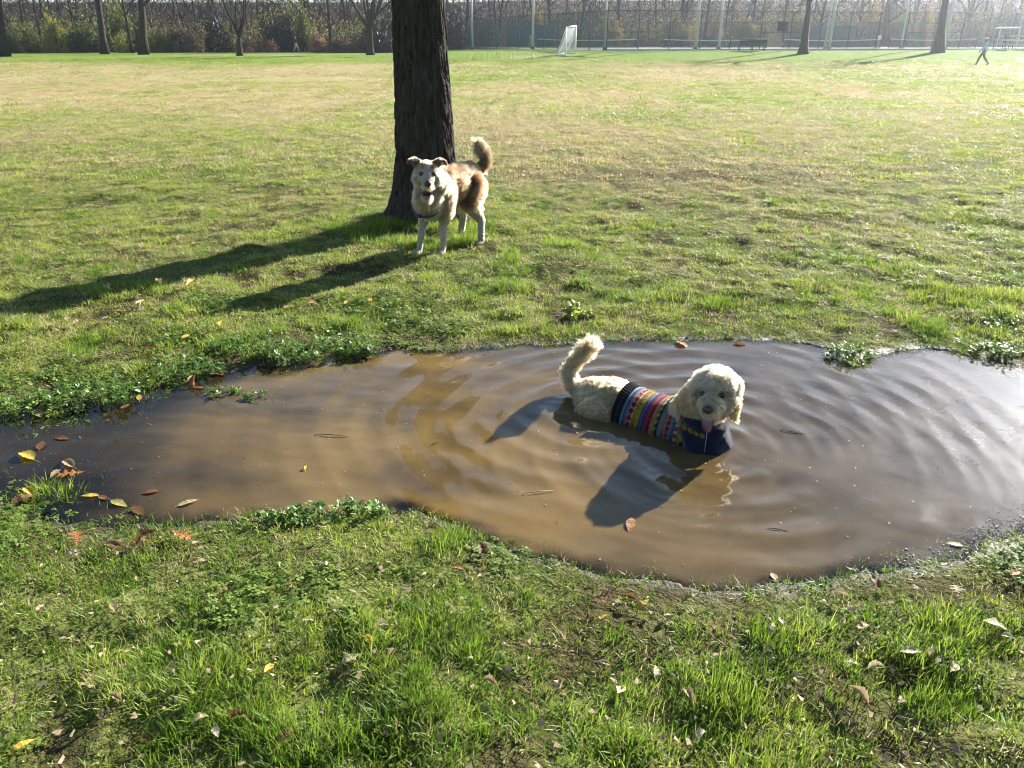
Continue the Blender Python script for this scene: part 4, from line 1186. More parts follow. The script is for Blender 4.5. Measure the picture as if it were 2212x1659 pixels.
    a0, a1 = .135, .515
    u = np.linspace(0, 1, nu); th = np.linspace(0, 2 * math.pi, nv, endpoint=False)
    axz = np.interp(u, [0, .5, 1], [-.012, -.018, .000]); axy = np.interp(u, [0, 1], [0, -.015])
    rb = np.interp(u, [0, .12, .35, .7, 1], [.150, .142, .141, .149, .152]); rh = np.interp(u, [0, .12, .35, .7, .9, 1], [.150, .140, .137, .146, .158, .150])
    nzr = 1 + .028 * (fbm(u[:, None] * 7 + 0 * th[None], np.cos(th)[None] * 2 + 3 + 0 * u[:, None], 15, 3) - .5) * 2
    fold = 1 + .020 * np.sin(u * 34)[:, None] * sstep(.2, .5, u)[:, None] * np.ones(nv)[None]
    rib = np.where(u < .115, 1, 0)[:, None] * (.0022 * np.sin(th * 56))[None]
    band_w = .0022 * np.sin(u * 95)[:, None] * np.ones(nv)[None]
    rr_b = rb[:, None] * nzr * fold + rib + band_w; rr_h = rh[:, None] * nzr * fold + rib + band_w
    Xs = (a0 + (a1 - a0) * u)[:, None] + .018 * np.cos(th)[None] * (1 - u)[:, None] * 0 + 0 * th[None]
    V = np.stack([Xs, axy[:, None] + rr_b * np.sin(th)[None], axz[:, None] + rr_h * np.cos(th)[None]], -1)
    ix = np.arange(nu * nv).reshape(nu, nv); nx_ = np.roll(ix, -1, 1)
    F = np.stack([ix[:-1], nx_[:-1], nx_[1:], ix[1:]], -1).reshape(-1, 4)
    NAVY = (.007, .009, .024); LB = (.20, .34, .46); BL = (.025, .11, .28); RD = (.40, .012, .022); WT = (.66, .62, .55); YL = (.55, .37, .025); MB_ = (.03, .055, .24); BK = (.02, .02, .03); GR = (.22, .29, .33); OR = (.60, .22, .05); RO = (.46, .022, .035)
    U = np.repeat(u, nv); TH = np.tile(th, nu); S = TH * .14          # arc length in metres
    stitch = .0042
    Uq = np.floor(U * (a1 - a0) / stitch) * stitch / (a1 - a0)        # pattern steps stitch by stitch
    Sq = np.floor(S / stitch) * stitch
    col = np.tile(np.array(NAVY), (len(U), 1))
    def band(lo, hi): return (U >= lo) & (U < hi)
    def f01(lo, hi): return np.clip((Uq - lo) / (hi - lo), 0, 1)
    def setc(mask, c): col[mask] = c
    tri = lambda s, per: np.abs(((s / per) % 1) * 2 - 1)
    lo, hi = .12, .195; m = band(lo, hi); setc(m, LB); setc(m & (np.abs(f01(lo, hi) - .30 - .4 * tri(Sq, .017)) < .17), BL)
    lo, hi = .195, .275; m = band(lo, hi); setc(m, RD); q = (Sq / .034) % 1; g = f01(lo, hi)
    setc(m & (((np.abs(q - .5) < .09) & (g > .15) & (g < .85)) | ((np.abs(q - .5) < .30) & (np.abs(g - .2) < .11)) | ((np.abs(q - .5) < .30) & (np.abs(g - .8) < .11))), WT)
    lo, hi = .275, .365; m = band(lo, hi); setc(m, YL); setc(m & (np.abs(((Sq / .028) % 1) - .5) < .08) & (np.abs(f01(lo, hi) - .5) < .35), np.array(YL) * .35)
    lo, hi = .365, .435; m = band(lo, hi); setc(m, MB_); setc(m & (_hash(np.floor(Sq * 240), np.floor(Uq * 82), 3) > .78), (.16, .19, .40)); 
    lo, hi = .435, .525; m = band(lo, hi); setc(m, RO); setc(m & (_hash(np.floor(Sq * 240), np.floor(Uq * 82), 5) > .80) & (f01(lo, hi) < .5), (.16, .10, .30))
    lo, hi = .525, .555; m = band(lo, hi); setc(m, RD); setc(m & (np.abs(f01(lo, hi) - tri(Sq, .022)) < .33), (.62, .40, .25))
    lo, hi = .555, .630; m = band(lo, hi); setc(m, BK); g = f01(lo, hi); q = (Sq / .030) % 1
    setc(m & (np.hypot((q - .5) * 2.0, (g - .40) * 1.6) < .62), YL); setc(m & (g < .2), YL)
    lo, hi = .630, .800; m = band(lo, hi); setc(m, GR); g = f01(lo, hi); q = (Sq / .026) % 1
    setc(m & (np.abs(q - .5) < .34 * np.clip(1 - np.abs(g - .36) / .22, 0, 1)), OR); setc(m & (np.abs(q - .5) < .42 * np.clip(1.15 - np.abs(g - .70) / .22, 0, 1)), RD)
    lo, hi = .800, .845; m = band(lo, hi); setc(m, LB); setc(m & (np.abs(f01(lo, hi) - .25 - .5 * tri(Sq, .017)) < .25), BL)
    lo, hi = .845, .890; m = band(lo, hi); setc(m, RD); setc(m & (np.abs(((Sq / .030) % 1) - .5) < .22), WT)
    lo, hi = .890, .945; m = band(lo, hi); setc(m, YL); setc(m & (np.abs(((Sq / .024) % 1) - .5) < .1), np.array(YL) * .3)
    lo, hi = .945, 1.01; m = band(lo, hi); setc(m, NAVY); setc(m & (_hash(np.floor(Sq / .02), np.floor(Uq * 40), 7) > .7), YL)
    col *= .34 * (0.86 + .28 * _hash(np.floor(S / stitch), np.floor(U * (a1 - a0) / stitch), 2))[:, None]
    col *= (.38 + .62 * sstep(-.005, .05, V.reshape(-1, 3)[:, 2] + .012 * np.sin(U * 60)))[:, None]           # soaked along the waterline
    def knit_mat():
        m = vcol_mat('knitted_wool', .95, .08)
        nt = m.node_tree; b = nt.nodes['Principled BSDF']; b.inputs['Sheen Weight'].default_value = .35; b.inputs['Sheen Roughness'].default_value = .4
        tc = N(nt, 'ShaderNodeTexCoord'); w = N(nt, 'ShaderNodeTexNoise'); w.inputs['Scale'].default_value = 420; w.inputs['Detail'].default_value = 3
        nt.links.new(tc.outputs['Object'], w.inputs['Vector'])
        bp = N(nt, 'ShaderNodeBump'); bp.inputs['Strength'].default_value = .8; bp.inputs['Distance'].default_value = .004
        nt.links.new(w.outputs['Fac'], bp.inputs['Height']); nt.links.new(bp.outputs[0], b.inputs['Normal'])
        return m
    MK = knit_mat()
    sw = mobj('sweater', V.reshape(-1, 3), F, MK, dog)
    set_vcol(sw.data, col)
    sw['label'] = 'knitted sweater in bright colour-work bands with navy hem'
    def wool_col(p):
        iu = np.clip(((p[:, 0] - a0) / (a1 - a0) * (nu - 1)).round().astype(int), 0, nu - 1)
        an = np.arctan2(p[:, 1] - axy[iu], p[:, 2] - axz[iu]) % (2 * math.pi); iv = (an / (2 * math.pi) * nv).astype(int) % nv
        return col.reshape(nu, nv, 3)[iu, iv] * 1.1
    make_fur('wool_fuzz', sw.data, 26000, lambda p: np.where((p[:, 2] > -.02) & (p[:, 0] > a0 + .03), .0075, 0), lambda p: np.tile(np.array([.2, 0, -.2]), (len(p), 1)), wool_col, .00030, M_FUR, sw, 31, None, 4, tone=.6)
    # ---- loose navy cowl: rolled at the neck, sagging in folds into the water
    nc, nt_ = 260, 48
    ph = np.linspace(0, 2 * math.pi, nc, endpoint=False); vv = np.linspace(0, 1, nt_)
    PH, VV = np.meshgrid(ph, vv, indexing='ij')
    front = np.cos(PH)                                   # 0 = front, pi/2 = dog's left
    roll_ = np.exp(-(VV / .10) ** 2)
    rad_ = .080 + .050 * VV ** .7 + .012 * np.exp(-((VV - .10) / .09) ** 2) - .010 * roll_
    folds = .0085 * np.sin(3 * PH + 5 * VV + 1.0) * VV + .006 * np.sin(7 * PH - 9 * VV) * VV + .012 * (fbm(np.cos(PH) * 2 + 4, np.sin(PH) * 2 + VV * 5, 23, 3) - .5)
    rad_ = rad_ + folds
    cx_ = .540 + .026 * VV; cy_ = -.048 - .020 * VV
    Vc = np.stack([cx_ + rad_ * front * (1.0 + .08 * VV), cy_ + rad_ * np.sin(PH), .138 - .195 * VV - .030 * front * (1 - VV)], -1)
    ix = np.arange(nc * nt_).reshape(nc, nt_); a = np.roll(ix, -1, 0)
    co = mobj('collar', Vc.reshape(-1, 3), np.stack([ix[:, :-1], a[:, :-1], a[:, 1:], ix[:, 1:]], -1).reshape(-1, 4), MK, sw)
    co.modifiers.new('thick', 'SOLIDIFY').thickness = .007
    cl = np.tile(np.array(NAVY), (nc * nt_, 1)); pp = PH.ravel(); tp = VV.ravel()
    ux, vx = pp * .13 / .034, (tp - .30) * .225 / .030
    fl = (np.hypot((ux % 1) - .5, vx) < .42) & (np.hypot((ux % 1) - .5, vx) > .12) & (np.sin(pp) < .1) & (np.cos(pp) < .45)
    cl[fl] = np.array(YL) * .28
    set_vcol(co.data, cl)
    # the turned-out corner of the collar on the far side, ribbed pale and navy
    fp = curve_pts([(.600, -.010, .165), (.612, -.020, .115), (.632, -.040, .065), (.648, -.058, .022), (.648, -.066, -.010)], 60)
    wd = np.interp(np.linspace(0, 1, 60), [0, .4, .8, 1], [.018, .034, .050, .050])
    s3 = np.cross(np.gradient(fp, axis=0), np.array([.35, -.93, .2])); s3 /= np.linalg.norm(s3, axis=1)[:, None]
    Vf = np.stack([fp[:, None, :] + s3[:, None, :] * (wd[:, None] * k)[:, :, None] + np.array([.3, -.9, .2]) * dz for k, dz in ((np.array([-.5]), 0), (np.array([.5]), 0), (np.array([.5]), .009), (np.array([-.5]), .009))], 1).reshape(-1, 3)
    Ff = [(4 * i + j, 4 * i + (j + 1) % 4, 4 * (i + 1) + (j + 1) % 4, 4 * (i + 1) + j) for i in range(59) for j in range(4)] + [(0, 3, 2, 1), (236, 237, 238, 239)]
    fo = mobj('collar_flap', Vf, Ff, MK, sw, False)
    fc = np.where(((np.arange(60) // 2) % 2 == 0)[:, None], np.array([.36, .38, .48]), np.array(NAVY)); set_vcol(fo.data, np.repeat(fc, 4, 0))
    return dog
standing_dog = build_standing_dog()
lying_dog = build_lying_dog()
# ------------------------------------------------------------------ the tree beside the dog
def bark_mat(name, dark, light, scale=1.0):
    m = bpy.data.materials.new(name); m.use_nodes = True
    nt = m.node_tree; b = nt.nodes['Principled BSDF']; L = nt.links.new
    b.inputs['Roughness'].default_value = .9; b.inputs['Specular IOR Level'].default_value = .15
    tc = N(nt, 'ShaderNodeTexCoord'); mp = N(nt, 'ShaderNodeMapping'); mp.inputs['Scale'].default_value = (26 * scale, 26 * scale, 5 * scale)
    L(tc.outputs['Object'], mp.inputs[0])
    n = N(nt, 'ShaderNodeTexNoise'); n.inputs['Scale'].default_value = 1.0; n.inputs['Detail'].default_value = 7; n.inputs['Roughness'].default_value = .65; n.inputs['Distortion'].default_value = .6
    L(mp.outputs[0], n.inputs['Vector'])
    mr = N(nt, 'ShaderNodeMapRange'); mr.inputs[1].default_value = .33; mr.inputs[2].default_value = .66; L(n.outputs['Fac'], mr.inputs[0])
    x = N(nt, 'ShaderNodeMix', data_type='RGBA'); x.inputs[6].default_value = (*dark, 1); x.inputs[7].default_value = (*light, 1)
    L(mr.outputs[0], x.inputs[0]); L(x.outputs[2], b.inputs['Base Color'])
    bp = N(nt, 'ShaderNodeBump'); bp.inputs['Strength'].default_value = .8; bp.inputs['Distance'].default_value = .03
    L(n.outputs['Fac'], bp.inputs['Height']); L(bp.outputs[0], b.inputs['Normal'])
    return m
M_BARK = bark_mat('furrowed_bark', (.010, .0085, .007), (.062, .050, .038))
M_TWIG = pmat('bare_twigs', (.045, .036, .028), .9, .35, 3)
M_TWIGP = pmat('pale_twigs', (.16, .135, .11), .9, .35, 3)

def grow(rs, p, d, L, r, lev, segs, spread=.55, up=.12, kids=(3, 5), minr=.006, droop=0.0):
    """recursive bare branching; appends (points, radii, level)"""
    n = 5; pts = [np.array(p, float)]; rad = [r]; d = np.array(d, float); d /= np.linalg.norm(d)
    for i in range(n):
        d = d + rs.normal(0, .10, 3) + np.array([0, 0, up * .35 - droop * lev * .05]); d /= np.linalg.norm(d)
        pts.append(pts[-1] + d * L / n); rad.append(r * (1 - .62 * (i + 1) / n))
    segs.append((np.array(pts), np.array(rad), lev))
    if lev <= 0 or r < minr: return
    k = rs.integers(kids[0], kids[1] + 1)
    for j in range(k):
        t = rs.uniform(.35, 1.0) if j else 1.0
        i = min(n - 1, int(t * n)); q = pts[i] * (1 - (t * n - i)) + pts[i + 1] * (t * n - i) if i < n else pts[-1]
        ax = rs.normal(0, 1, 3); ax -= ax @ d * d; ax /= np.linalg.norm(ax)
        nd = d * math.cos(spread) + ax * math.sin(spread) * rs.uniform(.7, 1.4)
        grow(rs, q, nd, L * rs.uniform(.55, .8), max(minr * .6, rad[i] * rs.uniform(.5, .72)), lev - 1, segs, spread, up, kids, minr, droop)

def tree_meshes(name, segs, thick, mat_t, mat_c, parent):
    """limbs thicker than `thick` go to the trunk, the rest to the crown"""
    a = MB(); b = MB()
    for pts, rad, lev in segs:
        if rad[0] >= thick: a.tube(pts, rad, 7)
        else: b.tube(pts, rad, 3, False)
    if a.n: a.build('trunk', mat_t, parent, True)
    if b.n: b.build('crown', mat_c, parent, True)

def build_main_tree():
    root = empty('park_tree', (TREE_X, TREE_Y, 0.0))
    tag(root, 'large dark tree trunk with furrowed bark behind the standing dog', 'tree')
    nz, na = 420, 220
    z = np.concatenate([np.linspace(-.08, 2.3, 330), np.linspace(2.32, 6.6, nz - 330)]); th = np.linspace(0, 2 * math.pi, na, endpoint=False)
    r = np.interp(z, [-.08, 0, .08, .20, .40, .65, 1.15, 1.9, 4, 6.6], [.55, .48, .41, .335, .285, .257, .233, .208, .18, .15])
    Z, T = np.meshgrid(z, th, indexing='ij')
    butt = np.exp(-np.maximum(Z, 0) / .22) * (.075 * np.cos(3 * T + .6) + .05 * np.cos(5 * T + 2.1) + .03 * np.cos(8 * T))
    # interlacing ridges: long vertical plates split by furrows
    w = 2.6 * (fbm(np.cos(T) * 1.9 + 5, Z * 2.2 + np.sin(T) * 1.9, 101, 4) - .5)
    rid = np.abs(np.sin(13 * T + w * 6.0 + .7 * np.sin(Z * 4)))
    cracks = sstep(.50, .62, fbm(np.cos(T) * 9 + 3, Z * 11 + np.sin(T) * 9, 103, 3))
    rough = fbm(np.cos(T) * 14 + Z * 2, np.sin(T) * 14 + Z * 9, 105, 3) - .5
    rr = np.interp(Z, z, r) + butt + .019 * np.minimum(rid * 1.6, 1) * (.5 + .9 * fbm(np.cos(T) * 3, Z * 3 + np.sin(T) * 3, 107, 3)) - .014 * cracks + .014 * rough + .035 * np.exp(-((Z - 1.25) / .09) ** 2 - ((T - 4.9) / .28) ** 2) + .03 * np.exp(-((Z - .72) / .07) ** 2 - ((T - 4.2) / .22) ** 2)
    cx = .012 * np.sin(Z * 1.1); cy = .01 * np.cos(Z)
    V = np.stack([cx + rr * np.cos(T), cy + rr * np.sin(T), Z], -1).reshape(-1, 3)
    ix = np.arange(nz * na).reshape(nz, na); nx = np.roll(ix, -1, 1)
    mobj('trunk', V, np.stack([ix[:-1], nx[:-1], nx[1:], ix[1:]], -1).reshape(-1, 4), M_BARK, root)
    rs = np.random.default_rng(5); segs = []
    for k in range(6):
        a = k * 1.05 + rs.uniform(-.2, .2)
        grow(rs, (.05 * math.cos(a), .05 * math.sin(a), 5.6 + .18 * k), (math.cos(a), math.sin(a), 1.5), 3.4, .085, 3, segs, .5, .2, (3, 4), .006)
    tree_meshes('tree', segs, .03, M_BARK, M_TWIG, root)
build_main_tree()

# ------------------------------------------------------------------ low leafy weeds along the shore
M_WEED = blade_mat('weed_leaf', (.085, .165, .030), (.19, .28, .065), .38, .38)
M_WEED2 = blade_mat('weed_leaf_yellow', (.20, .27, .04), (.30, .34, .07), .45, .4)
def weed_mesh(seed, n, rx, ry, h, lw, mat):
    rs = np.random.default_rng(seed); mb = MB()
    for i in range(n):
        a = rs.uniform(0, 6.283); r = math.sqrt(rs.uniform())
        bx, by = rx * r * math.cos(a), ry * r * math.sin(a)
        hh = h * (1.05 - .6 * r * r) * rs.uniform(.55, 1.2)
        az = a + rs.normal(0, .8); ln = rs.uniform(.1, .6)
        top = np.array([bx + math.cos(az) * hh * ln, by + math.sin(az) * hh * ln, hh])
        b0 = np.array([bx, by, -.02]); mb.add([b0 - (.0009, 0, 0), b0 + (.0009, 0, 0), top + (.0006, 0, 0), top - (.0006, 0, 0)], [(0, 1, 2, 3)])
        for k in range(rs.integers(3, 6)):
            f = rs.uniform(.35, 1.0); c = b0 * (1 - f) + top * f
            q = rs.uniform(0, 6.283); d = np.array([math.cos(q), math.sin(q), rs.normal(.15, .35)]); d /= np.linalg.norm(d)
            s = np.cross(d, (0, 0, 1)); s /= np.linalg.norm(s); s = s + rs.normal(0, .25, 3); L = lw * rs.uniform(.6, 1.35); w = L * .42
            nn = np.cross(s, d) * .12 * L
            mb.add([c, c + d * L * .32 + s * w - nn * 0, c + d * L * .75 + s * w * .75 + nn, c + d * L, c + d * L * .75 - s * w * .75 + nn, c + d * L * .32 - s * w], [(0, 1, 2, 3), (0, 3, 4, 5)])
    return mb.data('weed_clump', mat, False)
_weeds = [  # x, y, half-width, half-depth, height, leaves, label
    (-2.30, 3.30, .16, .10, .085, 60, 'leafy green weed clump at the far left shore of the puddle'),
    (-2.02, 3.40, .20, .13, .100, 95, 'rounded clump of small-leaved weeds jutting into the puddle at left'),
    (-1.72, 3.72, .20, .11, .085, 80, 'loose leafy weeds on the left shore between two rounded clumps'),
    (-1.42, 3.98, .26, .13, .095, 110, 'broad patch of leafy weeds on the shore below the dog shadow'),
    (-1.22, 3.90, .18, .07, .080, 60, 'low leafy weeds at the water edge, right of the broad weed patch'),
    (-0.94, 4.05, .20, .12, .100, 95, 'dense dark green weed clump reaching over the water in front of the tree'),
    (-0.86, 3.97, .12, .05, .060, 34, 'small weed sprigs standing in water before the dense dark clump'),
    (-1.45, 3.48, .10, .05, .050, 26, 'isolated leafy sprig rising from the water at upper left'),
    (-1.24, 3.42, .07, .04, .045, 12, 'tiny green sprout standing alone in the brown water'),
    (-0.78, 2.36, .14, .05, .060, 48, 'pale leafy weeds on the near shore, left of the bare mud'),
    (-0.55, 2.38, .11, .05, .060, 36, 'leafy weeds hanging over the near shore beside the grass tuft'),
    (1.88, 3.98, .13, .08, .06, 50, 'leafy clump on the little point of the far shore at right'),
    (1.88, 3.86, .06, .05, .060, 20, 'bright leafy sprig at the tip of the right-hand point'),
    (2.72, 4.00, .14, .07, .06, 40, 'leafy weeds on the far shore at the right edge of the picture'),
    (2.98, 4.35, .15, .10, .07, 40, 'taller leafy weeds behind the right end of the puddle'),
    (0.42, 4.55, .06, .05, .085, 14, 'single bright broad-leaved sprout in the grass behind the lying dog'),
]
for i, (x, y, rx, ry, h, n, lab) in enumerate(_weeds):
    me = weed_mesh(600 + i, n, rx, ry, h, .022 if i != 15 else .045, M_WEED2 if i in (12, 15) else M_WEED)
    o = obj_from('weed_clump', me); o.location = (x, y, max(tz(x, y), -.01))
    tag(o, lab, 'weeds', 'leafy weeds along the puddle')

# a yellow dandelion head
def dandelion():
    t = empty('dandelion', (-0.895, 4.62, tz(-.895, 4.62)))
    tag(t, 'small yellow dandelion flower in the grass above the dense weed clump', 'flower')
    mb = MB(); mb.tube([(0, 0, 0), (.004, 0, .035), (.006, .002, .065)], [.0022, .002, .0018], 5); mb.build('stem', M_WEED, t)
    mb = MB(); rs = np.random.default_rng(3)
    for k in range(46):
        a = rs.uniform(0, 6.28); e = rs.uniform(.1, 1.3); d = np.array([math.cos(a) * math.cos(e), math.sin(a) * math.cos(e), math.sin(e)]); s = np.cross(d, (.1, .2, .9)); s /= np.linalg.norm(s)
        c = np.array([.006, .002, .066]); mb.add([c - s * .001, c + s * .001, c + d * .017 + s * .002, c + d * .017 - s * .002], [(0, 1, 2, 3)])
    mb.build('petals', pmat('dandelion_petal', (.80, .52, .02), .6, .1, 50, trans=.3), t)
dandelion()

# ------------------------------------------------------------------ fallen leaves
def leaf_mat(name, c, trans=.35):
    m = pmat(name, c, .6, .35, 55, .3, .25, 160, trans=trans); return m
LM = {'pale': leaf_mat('leaf_pale', (.44, .37, .20)), 'white': leaf_mat('leaf_bleached', (.48, .42, .31)), 'tan': leaf_mat('leaf_tan', (.36, .26, .14)), 'brown': leaf_mat('leaf_brown', (.16, .075, .033)),
      'yellow': leaf_mat('leaf_yellow', (.52, .36, .055)), 'orange': leaf_mat('leaf_orange', (.30, .13, .045)), 'olive': leaf_mat('leaf_olive', (.30, .28, .09))}

def oval_leaf(size, bend, cup, mat, seed):
    rs = np.random.default_rng(seed); n = 13; t = np.linspace(0, 1, n)
    w = size * rs.uniform(.40, .52) * np.sin(math.pi * t ** .85) ** .9 * (1 - .25 * t); w[0] = w[-1] = .0008
    w = w * (1 + .07 * np.where(np.arange(n) % 2 == 0, 1, -1))
    x = (t - .5) * size
    zc = bend * size * (1 - (2 * t - 1) ** 2) + rs.normal(0, .006, n) * size * 4
    V = []; u = np.array([-1, -.55, 0, .55, 1.0])
    tw = rs.normal(0, .35)
    for i in range(n):
        for k in u:
            V.append((x[i], w[i] * .5 * k, zc[i] + cup * w[i] * .5 * k * k - .0008 * (k == 0) + tw * (t[i] - .5) * w[i] * k * .5))
    F = []
    for i in range(n - 1):
        for j in range(4):
            a = i * 5 + j; F.append((a, a + 5, a + 6, a + 1))
    mb = MB(); mb.add(V, F)
    mb.tube([(-.5 * size, 0, zc[0]), (-.62 * size, .02 * size, zc[0] + .01 * size), (-.74 * size, .01 * size, zc[0] + .0)], [.0010, .0009, .0008], 4)
    me = mb.data('fallen_leaf', mat, True)
    return me

def oak_leaf(size, mat, seed):
    rs = np.random.default_rng(seed)
    # outline: pointed lobes left and right of a midrib
    lob = [(0, .02), (.10, .05), (.16, .20), (.20, .07), (.30, .08), (.38, .36), (.42, .30), (.45, .09), (.56, .09), (.66, .40), (.72, .30), (.72, .11), (.82, .12), (.90, .27), (.90, .10), (1.0, .0)]
    L = np.array(lob); L[:, 1] *= rs.uniform(.9, 1.15)
    V = []; F = []
    for i, (t, w) in enumerate(L):
        zc = .10 * size * math.sin(3 * t) + rs.normal(0, .008) * size
        for s in (-1, 0, 1):
            V.append(((t - .5 + (.06 if abs(w) > .15 else 0) * abs(s)) * size, s * w * size, zc + (.35 * w * w * size if s else 0) + (rs.normal(0, .02) * size if s else 0)))
    for i in range(len(L) - 1):
        for j in range(2):
            a = i * 3 + j; F.append((a, a + 3, a + 4, a + 1))
    mb = MB(); mb.add(V, F); mb.tube([(-.5 * size, 0, 0), (-.62 * size, .01, .004), (-.72 * size, .015, .002)], [.0013, .0011, .001], 4)
    return mb.data('fallen_leaf', mat, False)

def place_word(x, y, w):
    if w == 'w': return 'floating in the left shallows' if x < -.75 else 'floating on the brown water'
    if y > 3.0: return 'on the far bank at left' if x < -.25 else 'on the far bank at right'
    if y > 1.95 and x > -.5: return 'on the near shore'
    if y > 1.95: return 'in wet grass at the left shore'
    return 'on grass at lower left' if x < 0.02 else 'on grass at lower right'
_ord = ['leftmost', 'second from the left', 'third from the left', 'fourth from the left', 'fifth from the left', 'sixth from the left', 'seventh from the left', 'eighth from the left', 'ninth from the left']
_groups = {}
for L in LEAVES:
    key = (L[2], L[3], place_word(L[0], L[1], L[5])); _groups.setdefault(key, []).append(L)
_kindw = {'oval': 'flat leaf', 'curl': 'curled leaf', 'oak': 'lobed oak leaf'}
_colw = {'pale': 'pale yellowish', 'white': 'bleached whitish', 'tan': 'tan', 'brown': 'dark brown', 'yellow': 'yellow', 'orange': 'orange brown', 'olive': 'olive green'}
_n = 0
for key, lst in _groups.items():
    lst.sort(key=lambda q: q[0] / (q[1] * .913 + .65))
    for i, (x, y, c, k, s, w) in enumerate(lst):
        _n += 1; rs = np.random.default_rng(900 + _n)
        me = oak_leaf(s * .72, LM[c], 700 + _n) if k == 'oak' else oval_leaf(s, rs.uniform(.05, .12) if k == 'oval' else rs.uniform(.16, .26), rs.uniform(.1, .5) if k == 'oval' else rs.uniform(.7, 1.3), LM[c], 700 + _n)
        me.name = 'fallen_leaf'
        if w == 'w':
            q = co_of(me); q[:, 2] *= .35; me.vertices.foreach_set('co', q.ravel()); me.update()
        o = obj_from('fallen_leaf', me)
        zz = tz(x, y) + (.026 if y < 3 else .030) if w == 'g' else max(0.003, tz(x, y) + .004)
        o.location = (x, y, zz)
        tl = .20 if w == 'g' else .05
        o.scale = (.86, .86, .86) if y < 2.3 else (1, 1, 1)
        o.rotation_euler = (rs.normal(0, tl), rs.normal(0, tl) - (.10 if w == 'g' else 0), rs.uniform(0, 6.283))
        base = _colw[c] + ' ' + _kindw[k] + ' ' + key[2]
        if len(lst) > 1: base += ', ' + ('rightmost' if i == len(lst) - 1 else _ord[i])
        tag(o, base, 'leaf', 'fallen autumn leaves')

# crumbs of dead leaf, bark and twig nobody could count
def litter():
    rs = np.random.default_rng(77); n = 2600
    y = np.concatenate([rs.uniform(1.0, 2.7, 900), rs.uniform(3.6, 9.5, n - 900)]); x = rs.uniform(-1, 1, n) * (.75 * y + .3)
    z = terrain(x, y); k = z > .012; x, y, z = x[k], y[k], z[k]; n = len(x)
    V = np.empty((n, 4, 3)); a = rs.uniform(0, 6.283, n); L = rs.uniform(.006, .020, n) * (1 + .09 * y); W = L * rs.uniform(.2, .8, n)
    for i, (p, q) in enumerate(((-1, -.6), (1, -1), (.7, 1), (-.8, .7))):
        V[:, i, 0] = x + .5 * (p * L * np.cos(a) - q * W * np.sin(a)); V[:, i, 1] = y + .5 * (p * L * np.sin(a) + q * W * np.cos(a)); V[:, i, 2] = z + .014 + rs.uniform(0, .014, n)
    o = mobj('leaf_litter', V.reshape(-1, 3), np.arange(n * 4).reshape(n, 4), pmat('litter', (.30, .22, .14), .8, .7, 40, trans=.2), None, False)
    tag(o, 'crumbs of dead leaves and straw scattered in the grass', 'litter', kind='stuff')
litter()

# glossy bubbles added along the right-hand shore to catch sun glints
def bubbles():
    rs = np.random.default_rng(31); V = []; F = []; n = 0
    hv, hf = _ico(2)
    for i in range(1300):
        t = rs.uniform(); x = rs.uniform(1.25, 2.25); y = 1.98 + .30 * max(0, x - .9) + rs.normal(0, .07) + .12 * (x > 1.6) * rs.uniform(-1, 1)
        sd = float(puddle_sd(np.array([x]), np.array([y]))[0])
        if abs(sd) > .10 or rs.uniform() > .12 + .75 * max(0, (x - .9) / 1.2): continue
        r = rs.uniform(.0015, .0042); z = max(tz(x, y), 0.0)
        V.append(hv * np.array([r, r, r * .8]) + (x, y, z + r * .2)); F.append(hf + n); n += len(hv)
    m = bpy.data.materials.new('glint_bubble'); m.use_nodes = True; b = m.node_tree.nodes['Principled BSDF']
    b.inputs['Base Color'].default_value = (.5, .48, .42, 1); b.inputs['Roughness'].default_value = .12; b.inputs['Transmission Weight'].default_value = .5
    o = mobj('glint_bubbles', np.concatenate(V), np.concatenate(F), m); tag(o, 'tiny glossy bubbles added along the right shore to catch sun glints', 'bubbles', kind='stuff')
bubbles()

# specks of straw, bark and pollen drifting on the water
def specks():
    rs = np.random.default_rng(91); n = 900
    x = rs.uniform(-2.4, 2.5, n); y = rs.uniform(2.0, 4.15, n); k = puddle_sd(x, y) < -.04; x, y = x[k], y[k]; n = len(x)
    a = rs.uniform(0, 6.283, n); L = rs.uniform(.002, .011, n); W = L * rs.uniform(.12, .6, n); z = ripple(x, y) + .0025
    V = np.empty((n, 4, 3))
    for i, (p, q) in enumerate(((-1, -.5), (1, -.8), (.8, 1), (-.9, .6))):
        V[:, i] = np.stack([x + .5 * (p * L * np.cos(a) - q * W * np.sin(a)), y + .5 * (p * L * np.sin(a) + q * W * np.cos(a)), z + rs.uniform(0, .0015, n)], -1)
    me = mesh_data('floating_specks', V.reshape(-1, 3), np.arange(n * 4).reshape(n, 4), [LM['pale'], LM['brown'], M_TWIG], False)
    me.polygons.foreach_set('material_index', rs.choice(3, n, p=[.45, .3, .25]).astype(np.int32))
    tag(obj_from('floating_specks', me), 'specks of straw and bark drifting all over the puddle', 'debris', kind='stuff')
specks()

# twigs floating on the puddle
for i, (x, y, a, L, lab) in enumerate(((0.61, 3.62, .6, .018, 'tiny dark twig on the water behind the sweater'), (-0.80, 3.02, -.15, .075, 'thin dark twig floating at left centre of the puddle'), (1.25, 3.05, -.4, .05, 'short twig floating right of the dog face'),
                                       (0.95, 2.30, -.3, .035, 'small dark twig on the water below the dog head'), (-.33, 2.95, .8, .03, 'short brown twig in the middle of the puddle'), (.10, 2.55, .2, .06, 'pale straw floating on the near part of the puddle'))):
    mb = MB(); c = np.array([math.cos(a), math.sin(a), 0]) * L; mb.tube([-c, (0, .003, .002), c], [.0012, .0018, .001], 5)
    o = mb.build('floating_twig', M_TWIG if i != 5 else LM['pale'], None, True); o.location = (x, y, .004); tag(o, lab, 'twig', 'twigs on the puddle')
